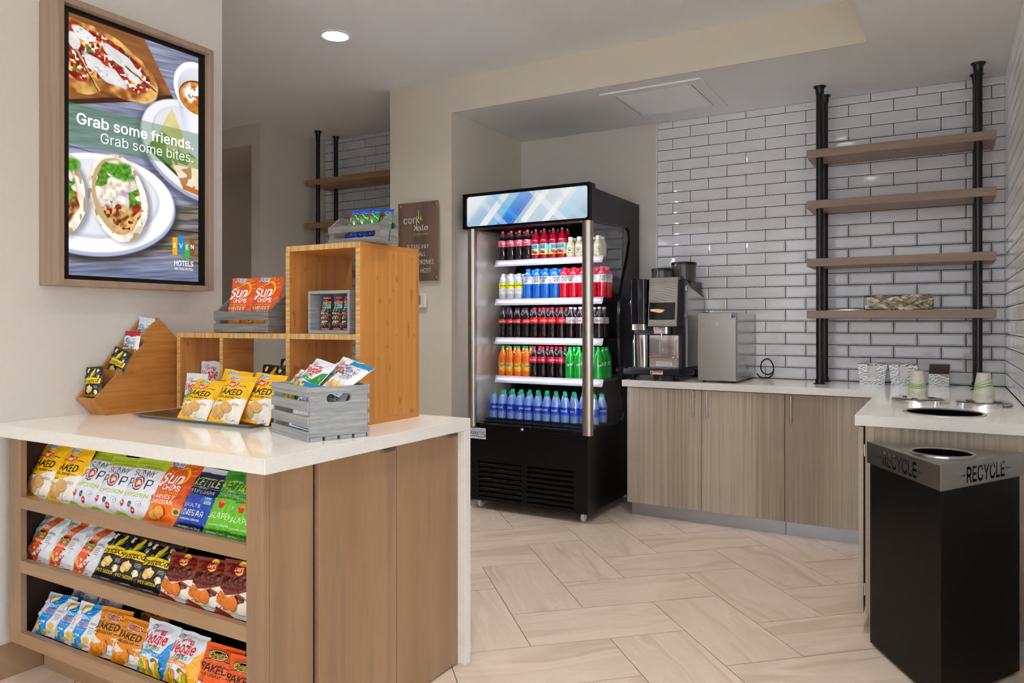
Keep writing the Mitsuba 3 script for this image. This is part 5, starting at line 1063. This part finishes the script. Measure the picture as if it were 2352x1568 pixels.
# ------------------------------------------------------------------ wall screen
fy_a, fy_b, fz_a, fz_b, fxw, fxf = 1.561, 2.243, 1.437, 2.522, XL, -2.848
scn = thing('wall_screen', 'upright menu screen showing food photos in a deep wood frame', 'screen')
obj('frame_side', box(fxw, fxf, fy_a, fy_a + .022, fz_a + .002, fz_b - .002, .001), 'frame_wood', scn)
obj('frame_side', box(fxw, fxf, fy_b - .022, fy_b, fz_a + .002, fz_b - .002, .001), 'frame_wood', scn)
obj('frame_bottom', box(fxw, fxf - .001, fy_a + .0222, fy_b - .0222, fz_a, fz_a + .024, .001), 'frame_wood', scn)
obj('frame_top', box(fxw, fxf - .001, fy_a + .0222, fy_b - .0222, fz_b - .024, fz_b, .001), 'frame_wood', scn)
py0, py1, pz0, pz1, pxs = 1.617, 2.190, 1.479, 2.478, -2.884
bz = sg.box(fy_a + .0225, fz_a + .0245, fy_b - .0225, fz_b - .0245).difference(sg.box(py0, pz0, py1, pz1))
bezel_ = obj('bezel', ext(bz, pxs - .002, pxs + .003, 'x'), 'bezel', scn)
obj('housing', box(fxw + .001, pxs - .004, fy_a + .0225, fy_b - .0225, fz_a + .0245, fz_b - .0245), 'bezel', scn)
AR = 1.7435   # height over width of the picture; u runs 0..1, v 0..AR upwards
def lin(*c): return mi.Color3f(S(*c))
def food(p, n, uv):
    u, v = (p.y - py0) / (py1 - py0), (p.z - pz0) / (py1 - py0)
    def el(cx_, cy_, rx, ry, rot=0., soft=.02, wob=0.):
        a = math.radians(rot); dx, dy = u - cx_, v - cy_
        x, y = (dx * math.cos(a) + dy * math.sin(a)) / rx, (-dx * math.sin(a) + dy * math.cos(a)) / ry
        d = dr.sqrt(x * x + y * y)
        if wob: d = d + wob * (noise(u * 13 + cx_ * 7, v * 13) - .5)
        return 1 - smoothstep(1 - soft, 1 + soft, d)
    def half(x0, y0, x1, y1, soft=.004):
        L_ = math.hypot(x1 - x0, y1 - y0); return smoothstep(-soft, soft, ((x1 - x0) * (v - y0) - (y1 - y0) * (u - x0)) / L_)
    def over(c, d, a): return c * (1 - a) + d * a
    g1 = fbm(u * 3.2 + v * 1.2, v * 60 - u * 7, 1., 3); g2 = noise(u * 4, v * 7); g3 = noise(u * 9 + 4, v * 150 - u * 14)
    n1, n2, n3, n4 = noise(u * 26, v * 26), noise(u * 60 + 3, v * 60), fbm(u * 15, v * 15 + 4, 2., 2), noise(u * 44 + 7, v * 40)
    # weathered plank table: bluish above, browner below
    t = mix(S(104, 108, 132), S(166, 170, 196), smoothstep(.2, .85, g1 * .75 + g3 * .25)); w = mix(S(74, 66, 56), S(150, 140, 122), smoothstep(.25, .8, g1 * .7 + g3 * .3))
    c = mix(t, w, smoothstep(.35, .6, g2 * .5 + .5 * smoothstep(.75, .15, dr.abs(v - .36) * 2.2)) * smoothstep(.75, .55, v))
    c = over(c, mix(S(64, 74, 104), S(138, 150, 182), g1 * .6 + g3 * .4), smoothstep(.16, .02, v) * .8)
    c = over(c, lin(30, 26, 22), smoothstep(.007, .002, dr.abs(v - .372 - .012 * u)) * smoothstep(.55, .7, u))
    c = over(c, lin(48, 48, 62), smoothstep(.006, .002, dr.abs(v - .86 + .10 * u)) * .6)
    # cutting board and flatbread
    bd2 = half(0, 1.13, .79, 1.36) * half(.79, 1.36, .55, 1.74)
    c = over(c, mix(S(112, 62, 26), S(166, 104, 52), fbm(u * 3 + v, v * 34, 3., 2)), bd2); c = over(c, lin(58, 30, 16), bd2 * (1 - half(0, 1.165, .79, 1.40)))
    c = over(c, lin(70, 36, 16), el(.26, 1.455, .45, .19, -16, .12) * bd2 * .8)
    bread = dr.maximum(el(.24, 1.49, .43, .20, -16, .02, .12), el(.03, 1.47, .30, .24, -12, .02, .1)); rim_ = dr.maximum(el(.22, 1.52, .365, .145, -16, .06, .3), el(.02, 1.51, .25, .18, -12, .06, .3))
    cr = mix(S(150, 76, 22), S(244, 196, 112), smoothstep(.25, .75, n3 * .7 + n1 * .3)); c = over(c, cr, bread)
    sauce = mix(S(116, 16, 12), S(206, 60, 30), n1); sauce = over(sauce, mix(S(226, 150, 50), S(246, 206, 110), n2), smoothstep(.54, .64, n3)); sauce = over(sauce, lin(120, 14, 14), smoothstep(.62, .72, n4))
    sauce = over(sauce, lin(250, 244, 232), smoothstep(.68, .75, n2) * smoothstep(.4, .55, noise(u * 8, v * 8))); sauce = over(sauce, mix(S(60, 96, 24), S(120, 150, 50), n2), smoothstep(.80, .85, noise(u * 24 + 9, v * 32)))
    c = over(c, sauce, rim_)
    for (a, b, r1, r2, ro) in ((.25, 1.42, .15, .05, -24), (.38, 1.535, .14, .045, -26), (.11, 1.63, .10, .035, -10), (.45, 1.45, .08, .03, -26), (.03, 1.58, .05, .06, 0)):
        c = over(c, mix(S(206, 204, 204), S(252, 250, 248), n3) * (1 - .35 * smoothstep(.8, .86, n2)), el(a, b, r1, r2, ro, .10, .7) * rim_)
    for (x0, y0, x1, y1) in ((.05, 1.50, .22, 1.25), (.40, 1.50, .64, 1.385)):
        L_ = math.hypot(x1 - x0, y1 - y0); d = ((x1 - x0) * (v - y0) - (y1 - y0) * (u - x0)) / L_ + .012 * (n1 - .5); q = ((u - x0) * (x1 - x0) + (v - y0) * (y1 - y0)) / L_ ** 2
        seg = smoothstep(-.05, .02, q) * smoothstep(1.05, .98, q) * bread
        c = over(c, lin(226, 190, 130), smoothstep(.012, .006, dr.abs(d - .007)) * seg * .7); c = over(c, lin(52, 24, 12), smoothstep(.007, .003, dr.abs(d)) * seg * .9)
    # right plate with folded wraps, and cup of soup
    c = over(c, lin(60, 62, 86), el(.98, .965, .52, .36, -20, .06) * .7)
    c = over(c, lin(170, 176, 200), el(1.0, .995, .50, .35, -20)); c = over(c, lin(240, 240, 246), el(1.0, 1.015, .49, .34, -20)); c = over(c, lin(206, 208, 222), el(1.01, 1.03, .42, .285, -20, .01)); c = over(c, lin(226, 228, 236), el(1.01, 1.045, .40, .27, -20, .05))
    spin = mix(S(70, 88, 24), S(150, 160, 64), n3 * .6 + n4 * .4); spin = over(spin, mix(S(214, 200, 140), S(238, 226, 180), n1), smoothstep(.52, .66, fbm(u * 9, v * 9, 8., 2)))
    c = over(c, mix(S(188, 176, 96), S(236, 222, 160), n3), half(.66, 1.09, .92, 1.0) * half(.92, 1.0, .77, 1.30) * half(.77, 1.30, .66, 1.09))
    c = over(c, lin(60, 70, 26), half(.56, .96, .84, .775) * half(1.1, .89, .70, 1.09) * half(.72, 1.13, .56, .96)); c = over(c, spin, half(.58, .985, .84, .80) * half(1.1, .90, .70, 1.10) * half(.72, 1.14, .58, .985))
    c = over(c, over(mix(S(226, 214, 176), S(246, 238, 212), n3), lin(168, 106, 44), smoothstep(.58, .68, n1) * .85), half(.78, .875, .87, .70) * half(.87, .70, 1.05, .66) * half(1.1, .87, .78, .90)); c = over(c, lin(190, 118, 44), half(.85, .735, .87, .70) * half(.87, .70, 1.05, .66) * (1 - half(.85, .745, 1.05, .705)))
    c = over(c, mix(S(196, 200, 216), S(244, 244, 250), smoothstep(.78, .98, u)), half(.86, 1.17, 1.02, 1.14) * half(.79, 1.50, .88, 1.12) * half(1.02, 1.45, .78, 1.5))
    c = over(c, lin(252, 252, 254), el(.985, 1.50, .20, .20)); c = over(c, mix(S(170, 176, 194), S(226, 228, 236), smoothstep(1.35, 1.65, v)), el(.997, 1.485, .178, .175))
    c = over(c, lin(120, 60, 16), el(1.0, 1.43, .17, .130)); c = over(c, mix(S(164, 84, 20), S(234, 160, 60), n1 * .6 + n4 * .4), el(1.0, 1.425, .162, .122)); c = over(c, lin(250, 248, 246), el(.965, 1.45, .09, .075, 0, .3) * smoothstep(.40, .48, n1 * .6 + n2 * .4))
    # front plate and folded tacos
    c = over(c, lin(44, 42, 46), el(.24, .44, .60, .34, 6, .08) * .85)
    c = over(c, lin(176, 184, 212), el(.22, .485, .58, .345, 6)); c = over(c, lin(248, 248, 252), el(.215, .505, .572, .338, 6)); c = over(c, lin(204, 208, 224), el(.20, .53, .47, .27, 6, .015)); c = over(c, lin(232, 234, 242), el(.20, .545, .45, .255, 6, .06))
    def taco(c, x):
        c = over(c, lin(120, 116, 126), el(x + .03, .535, .225, .30, 13, .10) * .75)
        shell = el(x, .56, .215, .305, 13, .012, .06); c = over(c, mix(S(222, 206, 176), S(252, 246, 232), smoothstep(.2, .6, n3)), shell)
        c = over(c, lin(176, 128, 72), shell * smoothstep(.74, .80, noise(u * 36 + 5, v * 22 + x * 9)) * .8)
        c = over(c, lin(196, 170, 128), el(x - .012, .57, .175, .268, 11, .02, .05)); ins = el(x + .004, .575, .160, .245, 11, .04, .22)
        meat = mix(S(120, 50, 16), S(240, 190, 116), smoothstep(.25, .7, noise(u * 30 - v * 24, v * 20 + u * 6) * .7 + n2 * .3)); meat = over(meat, lin(120, 40, 14), smoothstep(.66, .74, n4))
        top = mix(S(226, 214, 200), S(252, 248, 240), n3); top = over(top, mix(S(196, 150, 190), S(226, 200, 222), n2), smoothstep(.66, .72, noise(u * 30, v * 22 + 9)))
        top = over(top, mix(S(44, 96, 20), S(126, 176, 56), n2), smoothstep(.50, .56, noise(u * 13 + 3, v * 15 + 2) * .75 + n4 * .25)); top = over(top, mix(S(140, 20, 16), S(214, 62, 40), n2), smoothstep(.66, .71, noise(u * 17 + 2, v * 18 + 7)))
        top = over(top, mix(S(226, 206, 176), S(252, 244, 228), n4), smoothstep(.60, .64, noise(u * 10 + 31, v * 12) * .8 + n3 * .2))
        f_ = mix(meat, top, smoothstep(.47, .53, v + .06 * (n1 - .5))); f_ = f_ * (.72 + .5 * n4)
        c = over(c, f_, ins)
        herb = dr.maximum(el(x - .0, .755, .085, .045, 10, .3, 1.3), el(x + .10, .72, .07, .055, -20, .3, 1.3))
        return over(c, mix(S(28, 96, 14), S(112, 190, 50), n2 * .6 + n4 * .4), herb)
    c = taco(c, .35); c = taco(c, -.10)
    band = half(0, .872, 1, .876) * (1 - half(0, 1.148, 1, 1.152))
    c = over(c, c * .38 + lin(84, 140, 84) * .58, band * .86)
    return c
scene[bezel_ + '__display'] = {'type': 'rectangle', 'to_world': T().translate([pxs - .0015, (py0 + py1) / 2, (pz0 + pz1) / 2]).rotate([0, 0, 1], 90).rotate([1, 0, 0], 90).scale([(py1 - py0) / 2, (pz1 - pz0) / 2, 1]), 'bsdf': {'type': 'ref', 'id': 'bezel'}, 'emitter': {'type': 'area', 'radiance': proc(food)}}
labels[bezel_ + '__display'] = {'label': 'bright display with flatbread, wraps and tacos on a plank table'}
W1 = py1 - py0
def on_screen(items, k, lift=.0006):
    vs, fs, at = [], [], 0
    for it in items:
        v, f = flat(it); vs.append(np.c_[np.full(len(v), pxs - .0012 + lift), py0 + v[:, 0] * W1, pz0 + v[:, 1] * W1]); fs.append(f + at); at += len(v)
    return trimesh.Trimesh(np.vstack(vs), np.vstack(fs), process=False)
def lit(nm, items, c, k=1., lift=.0006, lab=None):
    key = obj(nm, on_screen(items, k, lift), 'bezel', scn); scene[key]['emitter'] = emit(c, k)
    if lab: labels[key] = {'label': lab}
lit('slogan', [tx('Grab some friends.', .505, 1.055, .90, .072, 0, True), tx('Grab some bites.', .585, .955, .73, .070, 0, False)], S(250, 250, 250), 1., .0008, 'white slogan lettering')
ex = .80
for i, (c, x, a, b) in enumerate(((S(244, 170, 20), .795, .195, .325), (S(24, 140, 220), .847, .212, .345), (S(60, 176, 90), .899, .165, .285), (S(140, 84, 24), .945, .205, .332))):
    lit('logo_bar', [rc(x - .021, x + .021, a, b, 0)], c, 1., .0006)
lit('logo_lettering', [tx('E', .795, .268, None, .032, 0, True), tx('V', .847, .268, None, .032, 0, True), tx('E', .899, .262, None, .032, 0, True), tx('N', .945, .268, None, .032, 0, True), tx('HOTELS', .872, .135, .165, .038, 0, True), tx('AN IHG HOTEL', .872, .092, .165, .018, 0, True)], S(250, 250, 250), 1., .0009, 'white hotel lettering')

# ------------------------------------------------------------------ sign and thermostat on the column
sg_ = thing('wall_sign', 'brown wood-look sign with white and lime lettering on the column', 'sign')
wx0, wx1, wz0, wz1, wy = -3.472, -3.112, 1.60, 2.168, 4.36
def sign_w(p, n, uv): return mix(S(84, 64, 54), S(124, 100, 86), fbm(p.x * 22, p.z * 1.6, 2., 3))
plastic('sign_wood', proc(sign_w), .2, .5, .4)
sb_ = obj('board', box(wx0, wx1, wy - .028, wy - .020, wz0, wz1, .0015), 'sign_wood', sg_)
si = Colored(); Wd = wx1 - wx0; cxm = (wx0 + wx1) / 2; SW = S(232, 226, 218); SL = S(196, 206, 30)
def st_text(t, u, w_, h_, c, bold=False, dx=0., **k): return tx(t, cxm + dx, wz1 - u, w_, h_, c, bold, **k)
mk = st_text('k', .180, None, .050, SW, False, -.0235); mirk = ('tri', np.c_[2 * (cxm - .0235) - mk[1][:, 0], mk[1][:, 1]], mk[2][:, ::-1], SW)
items = [st_text('cork', .125, .146, None, SW, False, -.056), line([(cxm + .0055, wz1 - .115), (cxm + .0055, wz1 - .062)], .0045, SW), st_text('&', .118, .024, None, SL, False, .030), mirk, line([(cxm - .0235 + .012, wz1 - .17), (cxm - .0235 + .012, wz1 - .125)], .0045, SW), st_text('ale', .186, .098, .040, SW, False, .044), st_text('at EVEN Hotels', .232, .130, .015, SL, False, .028),
         st_text('PLEASE PAY', .322, .195, .032, SW), st_text('FOR ALL', .375, .145, .032, SW), st_text('FOOD & DRINKS', .434, .285, .032, SW), st_text('WITH A HOST', .494, .235, .032, SW)]
for it in items:
    v, f = flat(it); si.add(np.c_[v[:, 0], np.full(len(v), wy - .0285), v[:, 1]], f, it[-1], np.tile([0, -1., 0], (len(v), 1)))
scene[sb_ + '__lettering'] = si.shape('print_matte'); labels[sb_ + '__lettering'] = {'label': 'thin white and lime lettering'}
for x in (wx0 + .022, wx1 - .022):
    for z in (wz0 + .022, wz1 - .022): obj('standoff', moved(lathe([(0, -.02), (.010, -.02), (.010, .012), (.008, .014), (0, .014)], 20), M(90, (1, 0, 0)), M(at=(x, wy - .0215, z))), 'chrome', sg_, 40)
th_ = thing('thermostat', 'small white thermostat with green display on the column below the sign', 'thermostat')
obj('case', box(-3.352, -3.225, wy - .028, wy - .001, 1.405, 1.512, .006), 'white_plastic', th_)
plastic('lcd', S(96, 132, 112), .25, .4)
obj('display', box(-3.335, -3.268, wy - .0295, wy - .027, 1.427, 1.494, .001), 'lcd', th_)
for z in (1.44, 1.465): obj('button', box(-3.256, -3.241, wy - .0305, wy - .0275, z, z + .014, .001), 'white_plastic', th_)
